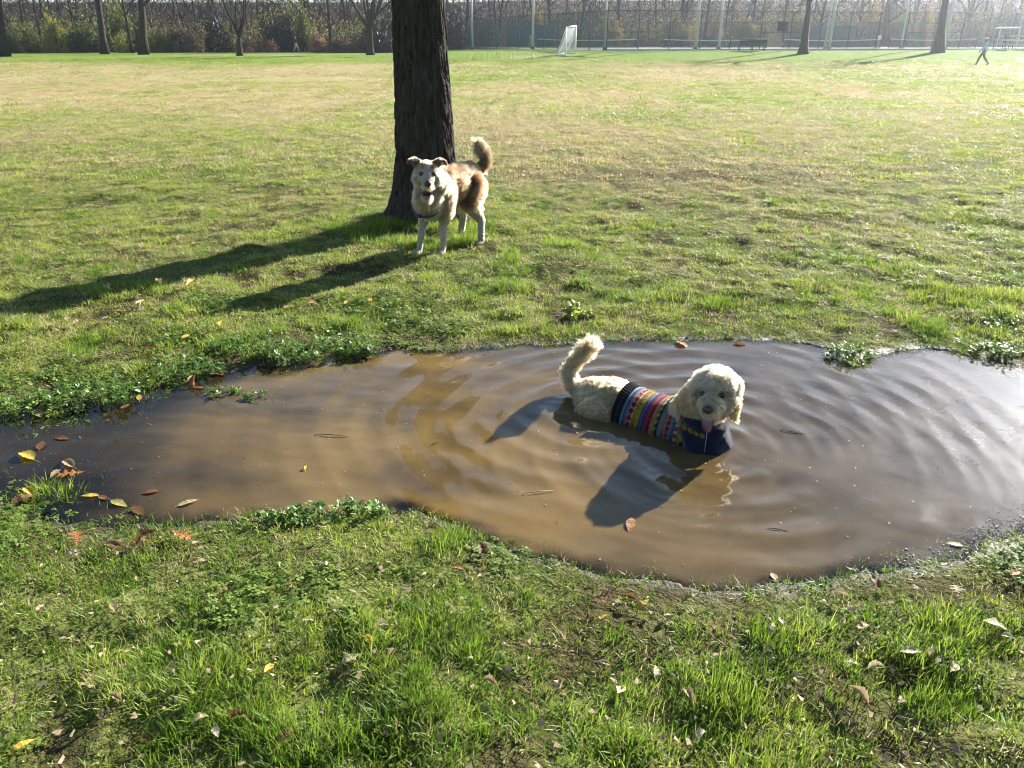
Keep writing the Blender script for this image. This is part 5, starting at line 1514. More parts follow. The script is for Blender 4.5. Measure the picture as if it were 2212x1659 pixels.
# ------------------------------------------------------------------ background trees
def gz(x, y): return tz(x, y)
M_BARK2 = bark_mat('grey_bark', (.012, .010, .008), (.055, .046, .037), .35)

def bare_tree(label, x, y, h, r, seed, lean=(0, 0), fork=None, spread=.55, lev=4, kids=(3, 4), twig=None, group=None, limb0=.35, name='bare_tree'):
    root = empty(name, (x, y, gz(x, y) - .05)); tag(root, label, 'tree', group)
    rs = np.random.default_rng(seed); segs = []
    n = 9; t = np.linspace(0, 1, n); hh = h * (fork or .8)
    wob = np.cumsum(rs.normal(0, .035 * r * 4, (n, 2)), 0) * np.array([1, 1])
    pts = np.stack([lean[0] * t * hh + wob[:, 0] * t, lean[1] * t * hh + wob[:, 1] * t, t * hh], -1)
    rad = r * (1 - .5 * t) + r * .55 * np.exp(-t * hh / (1.6 * r)); segs.append((pts, rad, 9))
    k = 4 + (2 if fork else 5)
    for j in range(k):
        f = rs.uniform(limb0, 1.0) if not fork else rs.uniform(.78, 1.0)
        q = np.array([np.interp(f, t, pts[:, c]) for c in range(3)]); a = j * 2.4 + rs.uniform(-.4, .4)
        el = rs.uniform(.5, 1.1) if not fork else rs.uniform(.75, 1.3)
        grow(rs, q, (math.cos(a) * math.cos(el), math.sin(a) * math.cos(el), math.sin(el)), h * rs.uniform(.28, .42), r * rs.uniform(.28, .5) * (1.25 if fork else 1), lev - 1, segs, spread, .12, kids, .020)
    tree_meshes('tree', segs, max(.05, r * .28), M_BARK2, twig or M_TWIG, root)
    return root

bare_tree('dark leaning tree at the left edge of the field', -47.30, 78, 15, .36, 1, (.13, 0))
bare_tree('tall straight trunk leaning slightly left, second big tree from the left', -44.73, 92, 17, .36, 2, (.07, 0), limb0=.45)
bare_tree('tall dark trunk with a low crooked side limb, left part of the wood edge', -38.72, 88, 17, .40, 3, (.15, 0), limb0=.30)
bare_tree('young bare tree with spreading limbs standing out on the left lawn', -26.02, 80, 9.5, .26, 4, (.12, 0), .22, .5)
bare_tree('bare tree with sunlit twigs left of the big trunk', -14.53, 86, 11, .33, 5, (.07, 0), .26, .55, twig=M_TWIGP)  # sunlight on the twigs is put into their paler colour
bare_tree('leaning park tree in front of the tennis fence', 26.06, 75, 13, .36, 6, (.0, 0), .40, .5)
bare_tree('stout park tree in front of the fence at far right', 39.13, 77, 14, .44, 8, (-.01, 0), .45, .5)
_thin = [(0, 112, .16),(0, 104, .13),(0, 106, .15),(0, 110, .14),(0, 108, .12),(0, 100, .18),(0, 114, .15),(0, 118, .14),(0, 112, .13),(0, 116, .15),(0, 114, .14),(0, 117, .16),(0, 110, .18),(0, 106, .22),(0, 115, .15),(0, 112, .15)]
_thinx = [-64.61, -58.17, -57.06, -55.87, -51.29, -45.29, -47.84, -46.91, -41.75, -41.00, -34.32, -32.32, -26.57, -22.86, -22.45, -16.55]
for i, ((_p, y, r), x) in enumerate(zip(_thin, _thinx)):
    rs = np.random.default_rng(40 + i)
    bare_tree('thin bare tree at the wood edge, number %s from the left among the slender trunks' % ['one', 'two', 'three', 'four', 'five', 'six', 'seven', 'eight', 'nine', 'ten', 'eleven', 'twelve', 'thirteen', 'fourteen', 'fifteen', 'sixteen'][i], x, y, rs.uniform(10, 14), r, 60 + i, (rs.uniform(-.18, .12), rs.uniform(-.05, .05)), limb0=.3, lev=3, group='slender trees at the wood edge', twig=M_TWIGP if i % 3 == 0 else M_TWIG)
_back = [(0, 128, .30),(0, 135, .22),(0, 140, .25),(0, 132, .30),(0, 128, .26),(0, 136, .22),(0, 130, .35),(0, 140, .22),(0, 132, .28),(0, 138, .24),(0, 130, .3),(0, 134, .26),(0, 128, .34),(0, 140, .24),(0, 130, .28),(0, 136, .25),(0, 130, .3)]
_backx = [-6.77, -2.31, 6.48, 10.48, 16.51, 23.16, 26.08, 35.03, 37.40, 44.41, 46.86, 54.95, 56.37, 66.27, 69.79, 77.50, 78.03]
for i, ((_p, y, r), x) in enumerate(zip(_back, _backx)):
    rs = np.random.default_rng(140 + i)
    bare_tree('bare tree behind the tennis courts, number %s from the left in that row' % ['one', 'two', 'three', 'four', 'five', 'six', 'seven', 'eight', 'nine', 'ten', 'eleven', 'twelve', 'thirteen', 'fourteen', 'fifteen', 'sixteen', 'seventeen'][i], x, y, rs.uniform(12, 16), r, 160 + i, (rs.uniform(-.12, .12), 0), limb0=.25, lev=3, group='bare trees behind the courts')

# ------------------------------------------------------------------ shrubs of the wood edge
def leaf_cloud(seed, n, shape, size, mat, name='foliage'):
    """n small leaf faces spread in clumps through an uneven volume of unit half-size"""
    rs = np.random.default_rng(seed)
    nc = 26; cen = rs.normal(0, .42, (nc, 3)); cen[:, 2] = np.abs(cen[:, 2]) * 1.0; cen = np.clip(cen, -.9, .95)
    c = cen[rs.integers(0, nc, n)] + rs.normal(0, .17, (n, 3)); c[:, 2] = np.abs(c[:, 2])
    c = c * np.array(shape)
    d = rs.normal(0, 1, (n, 3)); d /= np.linalg.norm(d, axis=1)[:, None]; e = np.cross(d, rs.normal(0, 1, (n, 3))); e /= np.linalg.norm(e, axis=1)[:, None]
    L = size * rs.uniform(.6, 1.4, n)[:, None]
    V = np.stack([c - d * L * .5, c + e * L * .33, c + d * L * .5, c - e * L * .33], 1)
    return mesh_data(name, V.reshape(-1, 3), np.arange(n * 4).reshape(n, 4), mat, False)
LC = {'green': blade_mat('shrub_green', (.085, .105, .020), (.22, .24, .050), .5, .6), 'yellow': blade_mat('shrub_yellow', (.22, .22, .045), (.38, .36, .09), .45, .6), 'dark': blade_mat('shrub_dark', (.014, .020, .010), (.035, .045, .018), .2, .6),
      'brown': blade_mat('shrub_brown', (.10, .065, .035), (.22, .15, .08), .3, .7), 'rust': blade_mat('shrub_rust', (.22, .11, .045), (.36, .21, .10), .35, .7), 'gold': blade_mat('shrub_gold', (.30, .20, .05), (.48, .34, .10), .4, .7)}
_cloud = {k: [leaf_cloud(800 + 7 * i + j, 2600, (1, .8, 1), .12, m) for j in range(3)] for i, (k, m) in enumerate(LC.items())}
def stem_mesh(seed):
    rs = np.random.default_rng(seed); mb = MB()
    for k in range(9):
        a = rs.uniform(0, 6.283); e = rs.uniform(.15, .8)
        mb.tube([(0, 0, -.05), (.25 * e * math.cos(a), .25 * e * math.sin(a), .4), (.6 * e * math.cos(a), .6 * e * math.sin(a), .9)], [.03, .02, .008], 4)
    return mb.data('stems', M_TWIG)
_stems = [stem_mesh(5), stem_mesh(6)]
_shr = [  # px-derived x, y, half width, height, colour, label
    (-59.91, 100, 2.2, 2.6, 'green', 'green shrub at the far left corner behind the leaning tree'),
    (-58.58, 103, 2, 2.6, 'green', 'green shrub left of the bright yellow shrub'),
    (-55.20, 102, 2, 3.9, 'yellow', 'bright yellow-green tall shrub at left'),
    (-53.70, 104, 2.2, 2.7, 'green', 'olive shrub just right of the bright yellow shrub'),
    (-52.97, 106, 1.8, 2.6, 'green', 'green shrub left of the straight leaning trunk'),
    (-46.56, 100, 1.1, 1.9, 'yellow', 'small lime shrub between the two big left trunks'),
    (-49.35, 106, 2.6, 5, 'green', 'tall green shrub behind the two big left trunks'),
    (-48.01, 108, 2, 3.6, 'green', 'dark green shrub behind the trunk with the crooked limb'),
    (-43.24, 103, 1.6, 2.6, 'green', 'green shrub right of the trunk with the crooked limb'),
    (-41.76, 105, 2.2, 3.1, 'brown', 'brown bramble heap sloping to the lawn at left'),
    (-39.64, 104, 1.8, 2.2, 'brown', 'low brown bramble right of the sloping heap'),
    (-37.88, 108, 2.4, 4.6, 'dark', 'dark shrub left of the young spreading tree'),  # raised so its dark mass fills a shaded gap in the wood
    (-37.25, 110, 1.4, 2.3, 'green', 'small green shrub behind the young spreading tree'),
    (-31.85, 102, 1.5, 1.2, 'rust', 'low rusty dry shrub right of the young spreading tree'),
    (-30.17, 103, 1.7, 1.5, 'rust', 'rusty dead ferns left of the walker at the wood edge'),
    (-30.14, 108, 2.6, 5.2, 'dark', 'dark evergreen shrub behind the walker at the wood edge'),  # evergreen grown taller to stand in for the wood's dark gap
    (-26.86, 108, 1.9, 4.6, 'green', 'tall olive shrub right of the walker at the wood edge'),
    (-30.02, 112, 2.6, 4.4, 'dark', 'dark low shrub left behind the walker'),
    (-23.87, 104, 1.8, 2, 'rust', 'rusty shrub right of the walker'),
    (-21.28, 104, 2, 1.9, 'brown', 'brown shrub between walker and sunlit bare tree'),
    (-18.81, 103, 1.7, 1.7, 'brown', 'brown dry shrub under the sunlit bare tree'),
    (-16.69, 104, 2.4, 4.2, 'dark', 'dark shrub right of the sunlit bare tree'),  # height and near-black leaves supply shade between the trees here
    (-15.44, 106, 2.2, 5.2, 'dark', 'dark shrub tucked beside the big trunk'),
    (-8.81, 122, 3.2, 6, 'dark', 'big dark evergreen at the left end of the court fence'),
    (-5.09, 130, 2.6, 4.6, 'dark', 'dark evergreen behind the left light pole'),
    (3.81, 128, 2.2, 6, 'gold', 'tall golden shrub behind the left court fence'),
    (15.10, 128, 2.2, 3.4, 'gold', 'golden shrub behind the near fence corner'),
    (19.88, 127, 2.4, 2.8, 'gold', 'golden undergrowth behind the second net'),
    (23.75, 129, 2, 3.4, 'yellow', 'yellow shrub behind the second net'),
    (25.68, 128, 2.2, 3.2, 'gold', 'golden shrub left of the pale pole by the bench'),
    (31.10, 130, 2, 4.4, 'gold', 'tall golden shrub between the two pale poles'),
    (35.28, 127, 2.4, 4.2, 'gold', 'golden shrub behind the bench'),
    (38.38, 128, 1.5, 3, 'yellow', 'yellow shrub left of the notice board'),
    (43.66, 129, 2, 4, 'green', 'green shrub behind the leaning park tree'),
    (50.68, 127, 2.6, 3.6, 'gold', 'golden shrub right of the twin poles'),
    (54.61, 128, 2.2, 5, 'gold', 'tall golden shrub behind the white tennis player'),
    (58.59, 129, 2.2, 3.6, 'green', 'green shrub left of the stout park tree'),
    (62.02, 128, 1.8, 5.6, 'gold', 'bright golden shrub beside the stout park tree'),
    (70.13, 128, 2.6, 4.6, 'green', 'green shrub behind the striding person'),
    (74.95, 129, 2.4, 5.2, 'brown', 'brown shrub behind the bleacher'),
    (76.94, 127, 2.2, 5, 'yellow', 'yellow-green shrub at the right edge'),
]
for i, (x, y, w, h, c, lab) in enumerate(_shr):
    root = empty('shrub', (x, y, gz(x, y)), i * 1.3); root.scale = (w, w * .8, h); tag(root, lab, 'shrub', 'shrubs along the wood edge')
    obj_from('foliage', _cloud[c][i % 3], root); obj_from('stems', _stems[i % 2], root)

# ------------------------------------------------------------------ the wood beyond, one mass of trunks and twigs
def woodland():
    rs = np.random.default_rng(55); mb = MB()
    for i in range(240):
        y = rs.uniform(116, 190); x = rs.uniform(-.72, .74) * y
        if x > -10 and y < 126: continue
        r = .05 + .25 * rs.uniform() ** 2; h = rs.uniform(9, 19); ln = rs.normal(0, .16, 2); z = tz(x, y)
        mb.tube([(x, y, z - .3), (x + ln[0] * h * .5, y + ln[1] * h * .5, z + h * .5), (x + ln[0] * h, y + ln[1] * h, z + h)], [r, r * .7, r * .2], 5, False)
    o = mb.build('wood_trunks', M_BARK2, None, True); tag(o, 'mass of far bare trunks filling the wood behind the field', 'wood', kind='stuff')
    def twigs(n, y0, y1, zlo, zhi, seed, mat, name, label, wide=.02, ln=(.5, 1.9)):
        rs = np.random.default_rng(seed)
        y = rs.uniform(y0, y1, n); x = rs.uniform(-.72, .74, n) * y
        k = ~((x > -10) & (y < 127)); x, y = x[k], y[k]; n = len(x)
        z = terrain(x, y) + zlo + (zhi - zlo) * rs.uniform(size=n) ** 1.3
        d = rs.normal(0, 1, (n, 3)); d[:, 2] = np.abs(d[:, 2]) + .25; d /= np.linalg.norm(d, axis=1)[:, None]
        L = rs.uniform(*ln, n)[:, None]; w = rs.uniform(.4, 1.2, n)[:, None] * wide
        s = np.cross(d, np.array([0, 1.0, 0])) + rs.normal(0, .2, (n, 3)); s /= np.linalg.norm(s, axis=1)[:, None]
        p = np.stack([x, y, z], -1); b = p + d * L * .5 + rs.normal(0, .08, (n, 3)) * L; q = p + d * L
        V = np.stack([p - s * w, p + s * w, b + s * w * .7, q, b - s * w * .7], 1)
        F = (np.arange(n) * 5)[:, None] + np.array([0, 1, 2, 3, 4])
        o = mobj(name, V.reshape(-1, 3), F, mat, None, False); tag(o, label, 'wood', kind='stuff')
    twigs(95000, 112, 180, .2, 15, 56, pmat('far_twigs_dark', (.024, .020, .017), .9, .5, .3), 'wood_twigs', 'tangle of dark bare twigs filling the wood', .040)
    twigs(18000, 110, 150, .2, 14, 57, pmat('far_twigs_pale', (.12, .10, .082), .9, .4, .3), 'wood_twigs', 'paler sunlit twigs through the wood edge', .020)  # lit copy of the dark twigs, sun put into the colour
    # undergrowth leaves still hanging on
    n = 100000; y = 108 + 42 * rs.uniform(size=n) ** 1.5; x = rs.uniform(-.72, .74, n) * y; k = ~((x > -10) & (y < 127)); x, y = x[k], y[k]; n = len(x)
    pat = fbm(x * .22, y * .1, 58, 3); z = terrain(x, y) + rs.uniform(size=n) ** 1.6 * (1.0 + 9 * pat * pat)
    d = rs.normal(0, 1, (n, 3)); d /= np.linalg.norm(d, axis=1)[:, None]; e = np.cross(d, rs.normal(0, 1, (n, 3))); e /= np.linalg.norm(e, axis=1)[:, None]
    L = rs.uniform(.14, .36, n)[:, None]; p = np.stack([x, y, z], -1)
    V = np.stack([p - d * L * .5, p + e * L * .3, p + d * L * .5, p - e * L * .3], 1)
    me = mesh_data('undergrowth', V.reshape(-1, 3), np.arange(n * 4).reshape(n, 4), [LC['green'], LC['brown'], LC['yellow'], LC['dark']], False)
    sel = np.where(pat + rs.normal(0, .08, n) > .56, 2, np.where(pat > .47, 0, np.where(rs.uniform(size=n) < .5, 1, 3))); me.polygons.foreach_set('material_index', sel.astype(np.int32))
    o = obj_from('undergrowth', me); tag(o, 'brambly undergrowth of green and brown leaves in the wood', 'undergrowth', kind='stuff')
woodland()

# ------------------------------------------------------------------ tennis courts behind the field
M_POST = pmat('fence_post_green', (.030, .040, .036), .5, .2, 5, .4, metal=.3)
M_RAIL = pmat('galvanised_rail', (.55, .56, .56), .35, .1, 5, .5, metal=.8)
M_WHITE = pmat('white_paint', (.78, .78, .76), .5, .08, 6)
M_POLE = pmat('pale_concrete_pole', (.55, .56, .56), .6, .1, 4)
def net_mat(name, col, cover):
    m = bpy.data.materials.new(name); m.use_nodes = True; nt = m.node_tree; b = nt.nodes['Principled BSDF']
    b.inputs['Base Color'].default_value = (*col, 1); b.inputs['Roughness'].default_value = .7
    tr = N(nt, 'ShaderNodeBsdfTransparent'); mx = N(nt, 'ShaderNodeMixShader')
    tc = N(nt, 'ShaderNodeTexCoord'); no = N(nt, 'ShaderNodeTexNoise'); no.inputs['Scale'].default_value = 1.2; nt.links.new(tc.outputs['Object'], no.inputs['Vector'])
    ma = N(nt, 'ShaderNodeMapRange'); ma.inputs[3].default_value = cover * .8; ma.inputs[4].default_value = cover * 1.2; nt.links.new(no.outputs['Fac'], ma.inputs[0])
    nt.links.new(ma.outputs[0], mx.inputs[0]); nt.links.new(tr.outputs[0], mx.inputs[1]); nt.links.new(b.outputs[0], mx.inputs[2])
    nt.links.new(mx.outputs[0], nt.nodes['Material Output'].inputs[0]); return m
M_LINK = net_mat('chain_link', (.10, .13, .12), .26)
M_LINK2 = net_mat('dark_screened_link', (.055, .095, .080), .55)
M_SCREEN = pmat('teal_windscreen', (.045, .13, .12), .7, .15, 2)
M_NET = net_mat('tennis_net_mesh', (.03, .035, .03), .45)
M_GNET = net_mat('goal_net_mesh', (.75, .75, .75), .42)

def quad(p, q, z0p, z0q, z1p, z1q): return [(p[0], p[1], z0p), (q[0], q[1], z0q), (q[0], q[1], z1q), (p[0], p[1], z1p)], [(0, 1, 2, 3)]

def fence(name, label, path, bay, h, rail_mat=None, mid=False, screens=(), link=None):
    root = empty(name, (0, 0, 0)); tag(root, label, 'fence')
    pts = []
    for a, b in zip(path[:-1], path[1:]):
        L = math.dist(a, b); n = max(1, round(L / bay))
        pts += [(a[0] + (b[0] - a[0]) * i / n, a[1] + (b[1] - a[1]) * i / n) for i in range(n)]
    pts.append(path[-1])
    me = None
    for i, (x, y) in enumerate(pts):
        mb = MB(); mb.tube([(0, 0, -.3), (0, 0, h + .05)], .055, 8); 
        if me is None: me = mb.data('post', M_POST)
        o = obj_from('post', me, root); o.location = (x, y, gz(x, y))
    for i, (p, q) in enumerate(zip(pts[:-1], pts[1:])):
        za, zb = gz(*p), gz(*q)
        v, f = quad(p, q, za + .03, zb + .03, za + h - .03, zb + h - .03)
        if i in screens:
            mb = MB(); dx, dy = q[1] - p[1], p[0] - q[0]; L = math.hypot(dx, dy); dx, dy = dx / L * .03, dy / L * .03
            lo = [(p[0] + dx, p[1] + dy), (q[0] + dx, q[1] + dy)]
            mb.add([(lo[0][0], lo[0][1], za + .2), (lo[1][0], lo[1][1], zb + .2), (lo[1][0], lo[1][1], zb + 2.9), (lo[0][0], lo[0][1], za + 2.9)], [(0, 1, 2, 3)])
            s = mb.build('windscreen', M_SCREEN, root)
            s.modifiers.new('t', 'SOLIDIFY').thickness = .01
        mobj('chain_link_panel', v, f, link or M_LINK, root, False)
        mb = MB(); mb.tube([(p[0], p[1], za + h), (q[0], q[1], zb + h)], .035, 6); mb.build('top_rail', rail_mat or M_POST, root)
        if mid and i % 5 < 2:
            mb = MB(); mb.tube([(p[0], p[1], za + h * .47), (q[0], q[1], zb + h * .47)], .03, 6); mb.build('middle_rail', M_POST, root)
    return root
FA = (-7.60, 121.0); FB = (9.24, 82.0); FC = (46.83, 88.0); FD = (62.82, 93.0)
fence('court_fence', 'dark green screened tennis court fence running away from its near corner at left', [FA, FB], 3.5, 3.55, link=M_LINK2)
fence('court_fence', 'long chain-link tennis court fence facing the field', [FB, FC], 3.15, 3.55, mid=True)
fence('court_fence', 'chain-link fence with sunlit top rail in paler metal at the right edge', [FC, FD], 3.3, 3.55, M_RAIL)  # sunlight on this top rail is put into a paler metal
fence('back_fence', 'far fence of the tennis courts hung with teal windscreens', [FA, (26.50, 122.0), (83.67, 124.0)], 3.4, 3.3, None, False, (2, 3, 15, 16))
# court surface
court = mobj('tennis_court', [(FA[0], FA[1], gz(*FA) + .02), (FB[0] + .3, FB[1] + .4, gz(*FB) + .02), (FC[0], FC[1] + .5, gz(*FC) + .03), (FD[0] + 15, FD[1] + 2, gz(*FD) + .05), (FD[0] + 25, 123.5, .80), (FA[0], 122.5, .80)], [(0, 1, 2, 3, 4, 5)], pmat('court_asphalt', (.16, .19, .17), .8, .15, 1.5), None, False)
tag(court, 'grey green tennis court surface', 'tennis court', kind='structure')
kerb = mobj('court_kerb', *(lambda A, B, C: ([(A[0], A[1], gz(*A) - .1), (B[0], B[1], gz(*B) - .1), (C[0], C[1], gz(*C) - .1), (A[0], A[1], gz(*A) + .12), (B[0], B[1], gz(*B) + .12), (C[0], C[1], gz(*C) + .12), (A[0], A[1] + .3, gz(*A) + .12), (B[0], B[1] + .3, gz(*B) + .12), (C[0], C[1] + .3, gz(*C) + .12)], [(0, 1, 4, 3), (1, 2, 5, 4), (3, 4, 7, 6), (4, 5, 8, 7)]))((FB[0], FB[1] - .5), (FC[0], FC[1] - .5), (FD[0], FD[1] - .5)), pmat('pale_kerb', (.45, .44, .42), .8, .1, 3), None, False)
tag(kerb, 'pale concrete kerb below the court fence', 'kerb', kind='structure')

def tennis_net(label, x0, x1, y):
    root = empty('tennis_net', ((x0 + x1) / 2, y, gz((x0 + x1) / 2, y) + .02)); tag(root, label, 'tennis net', 'tennis nets on the courts')
    w = (x1 - x0) / 2; n = 12; xs = np.linspace(-w, w, n); sag = .16 * (1 - (xs / w) ** 2)
    V = [(x, 0, .05) for x in xs] + [(x, 0, 1.02 - s) for x, s in zip(xs, sag)]
    mobj('mesh', V, [(i, i + 1, n + i + 1, n + i) for i in range(n - 1)], M_NET, root, False)
    mb = MB(); mb.tube([(x, 0, 1.05 - s) for x, s in zip(xs, sag)], .055, 6); mb.build('band', M_WHITE, root)
    for s in (-1, 1):
        mb = MB(); mb.tube([(s * w, 0, 0), (s * w, 0, 1.12)], .05, 8); mb.build('post', M_POST, root)
for lab, x0, x1, y in (('tennis net with white band behind the goal', 3.10, 15.49, 104), ('tennis net with white band between the fence corner and the bench', 18.34, 30.89, 102),
                       ('tennis net behind the leaning park tree', 32.22, 43.81, 100), ('rightmost tennis net, behind the stout park tree', 43.91, 54.07, 98)):
    tennis_net(lab, x0, x1, y)

def light_pole(label, x, y, h, r):
    t = empty('light_pole', (x, y, gz(x, y))); tag(t, label, 'pole', 'court light poles')
    mb = MB(); mb.tube([(0, 0, -.2), (0, 0, h)], [r, r * .7], 10); mb.build('shaft', M_POLE, t, True)
    mb = MB(); mb.tube([(0, 0, -.05), (0, 0, .25)], [r * 1.9, r * 1.5], 10); mb.build('base', M_POST, t)
    mb = MB(); mb.box((0, 0, h), (1.8, .12, .12)); mb.build('crossarm', M_POLE, t)
    for s in (-1, 1):
        mb = MB(); mb.box((s * .7, -.2, h + .1), (.5, .5, .3)); mb.build('lamp_head', M_POST, t)
for lab, x, y, r in (('white light pole at the far left end of the court fence', -5.25, 112, .13), ('white light pole beside the left fence behind the goal', 2.36, 95, .15), ('light pole at the near fence corner', 9.22, 83.5, .12),
                     ('pale light pole inside the fence left of the bench', 18.47, 84.5, .17), ('second pale pole inside the court left of the bench', 22.65, 92, .15), ('left of the twin poles by the leaning tree', 32.05, 86, .14),
                     ('right of the twin poles by the leaning tree', 32.85, 87, .16), ('pale pole just right of the stout park tree', 44.76, 87, .17), ('thin pole behind the fence left of the stout park tree', 46.29, 100, .10)):
    light_pole(lab, x, y, 10.5, r)

# goal on the field
def goal():
    ax, ay, bx, by = 4.71, 73.5, 5.74, 75.8
    t = empty('soccer_goal', (ax, ay, gz(ax, ay))); tag(t, 'small white goal with sagging net on the grass before the court fence', 'goal')
    B = np.array([bx - ax, by - ay, gz(bx, by) - gz(ax, ay)]); h = 2.25
    n = np.array([-B[1], B[0], 0]); n /= np.linalg.norm(n)                 # back of the goal points left
    A = np.zeros(3); up = np.array([0, 0, h])
    for p in (A, B):
        mb = MB(); mb.tube([p, p + up], .055, 8); mb.build('post', M_WHITE, t, True)
        mb = MB(); mb.tube([p, p + n * .85 + (0, 0, .04)], .04, 6); mb.build('ground_bar', M_WHITE, t, True)
        mb = MB(); mb.tube([p + up, p + n * .85 + (0, 0, .04)], .03, 6); mb.build('back_stay', M_WHITE, t, True)
    mb = MB(); mb.tube([A + up, B + up], .055, 8); mb.build('crossbar', M_WHITE, t, True)
    mb = MB(); mb.tube([A + n * .85 + (0, 0, .04), B + n * .85 + (0, 0, .04)], .035, 6); mb.build('back_bar', M_WHITE, t, True)
    V = []; F = []; m = 9
    for i in range(m):
        for j in range(m):
            u, v = i / (m - 1), j / (m - 1); p = A + B * u + up * (1 - v) + n * (.85 * v - .18 * math.sin(math.pi * v)) + (0, 0, .03 - .12 * math.sin(math.pi * u) * math.sin(math.pi * v))
            V.append(p)
    F = [(i * m + j, i * m + j + 1, (i + 1) * m + j + 1, (i + 1) * m + j) for i in range(m - 1) for j in range(m - 1)]
    k = len(V)
    for p in (A, B): V += [p + (0, 0, .03), p + up, p + n * .85 + (0, 0, .05)]
    F += [(k, k + 1, k + 2), (k + 3, k + 4, k + 5)]
    mobj('net', V, F, M_GNET, t)
goal()

def bench():
    x, y = 22.60, 79.0
    t = empty('park_bench', (x, y, gz(x, y))); tag(t, 'dark green park bench standing before the court fence', 'bench')
    M = pmat('bench_green', (.022, .038, .030), .5, .2, 8)
    for k in range(4): mb = MB(); mb.box((0, -.05 + .12 * k, .46), (2.4, .09, .04)); mb.build('seat_slat', M, t)
    for k in range(4): mb = MB(); mb.box((0, -.16 - .03 * k, .58 + .12 * k), (2.4, .03, .09)); mb.build('back_slat', M, t)
    mb = MB(); mb.tube([(-1.28, -.26, 1.04), (1.28, -.26, 1.04)], .03, 6); mb.build('top_bar', M_RAIL, t)
    for s in (-1.18, 0, 1.18):
        mb = MB(); mb.box((s, .30, .22), (.06, .06, .44)); mb.build('leg', M, t)
        mb = MB(); mb.tube([(s, -.10, 0), (s, -.12, .5), (s, -.27, 1.03)], .035, 6); mb.build('leg', M, t)
        mb = MB(); mb.box((s, .08, .62), (.05, .5, .04)); mb.build('armrest', M, t)
bench()

def fence_sign():
    x, y = 26.71, 83.9
    t = empty('notice_board', (x, y, gz(x, y) + 1.75)); tag(t, 'dark notice board hung on the court fence right of the bench', 'notice board')
    mb = MB(); mb.box((0, -.12, .42), (.92, .05, .80)); mb.build('panel', pmat('board_dark', (.022, .026, .028), .6, .2, 5), t)
    mb = MB(); mb.box((0, -.150, .84), (.98, .04, .05)).box((0, -.150, .0), (.98, .04, .05)).box((-.47, -.150, .42), (.05, .04, .79)).box((.47, -.150, .42), (.05, .04, .79)); mb.build('frame', M_POST, t)
fence_sign()

def bleacher():
    x, y = 49.00, 80.0
    t = empty('bleacher', (x, y, gz(x, y))); tag(t, 'small metal bleacher with pale planks at the right edge of the field', 'bleacher')
    for k, (dy, z) in enumerate(((0, .45), (.7, .85), (1.4, 1.25))):
        mb = MB(); mb.box((0, dy, z), (4.2, .28, .05)); mb.build('seat_plank', M_RAIL, t)
        mb = MB(); mb.box((0, dy + .38, z - .30), (4.2, .25, .04)); mb.build('foot_plank', M_RAIL, t)
    mb = MB(); mb.tube([(-2.1, 1.7, 2.1), (2.1, 1.7, 2.1)], .03, 6); mb.build('guard_rail', M_RAIL, t)
    for s in (-1.9, 0, 1.9):
        mb = MB(); mb.tube([(s, -.1, 0), (s, 1.7, 1.2)], .04, 6).tube([(s, 1.7, 0), (s, 1.7, 2.1)], .04, 6).tube([(s, -.1, .0), (s, 1.7, .03)], .04, 6).tube([(s, 0, 0), (s, 0, .42)], .04, 6); mb.build('support_frame', M_RAIL, t)
bleacher()
def picnic_shade():
    x, y = 48.53, 83.0
    t = empty('backboard_frame', (x, y, gz(x, y))); tag(t, 'white pipe frame with a crossbar beside the bleacher', 'frame')
    for s in (-.95, .95):
        mb = MB(); mb.tube([(s, 0, 0), (s, 0, 1.95)], .045, 8); mb.build('upright', M_POST, t)
    mb = MB(); mb.tube([(-1.15, 0, 1.95), (1.15, 0, 1.98)], .05, 8); mb.build('crossbar', M_WHITE, t)
picnic_shade()

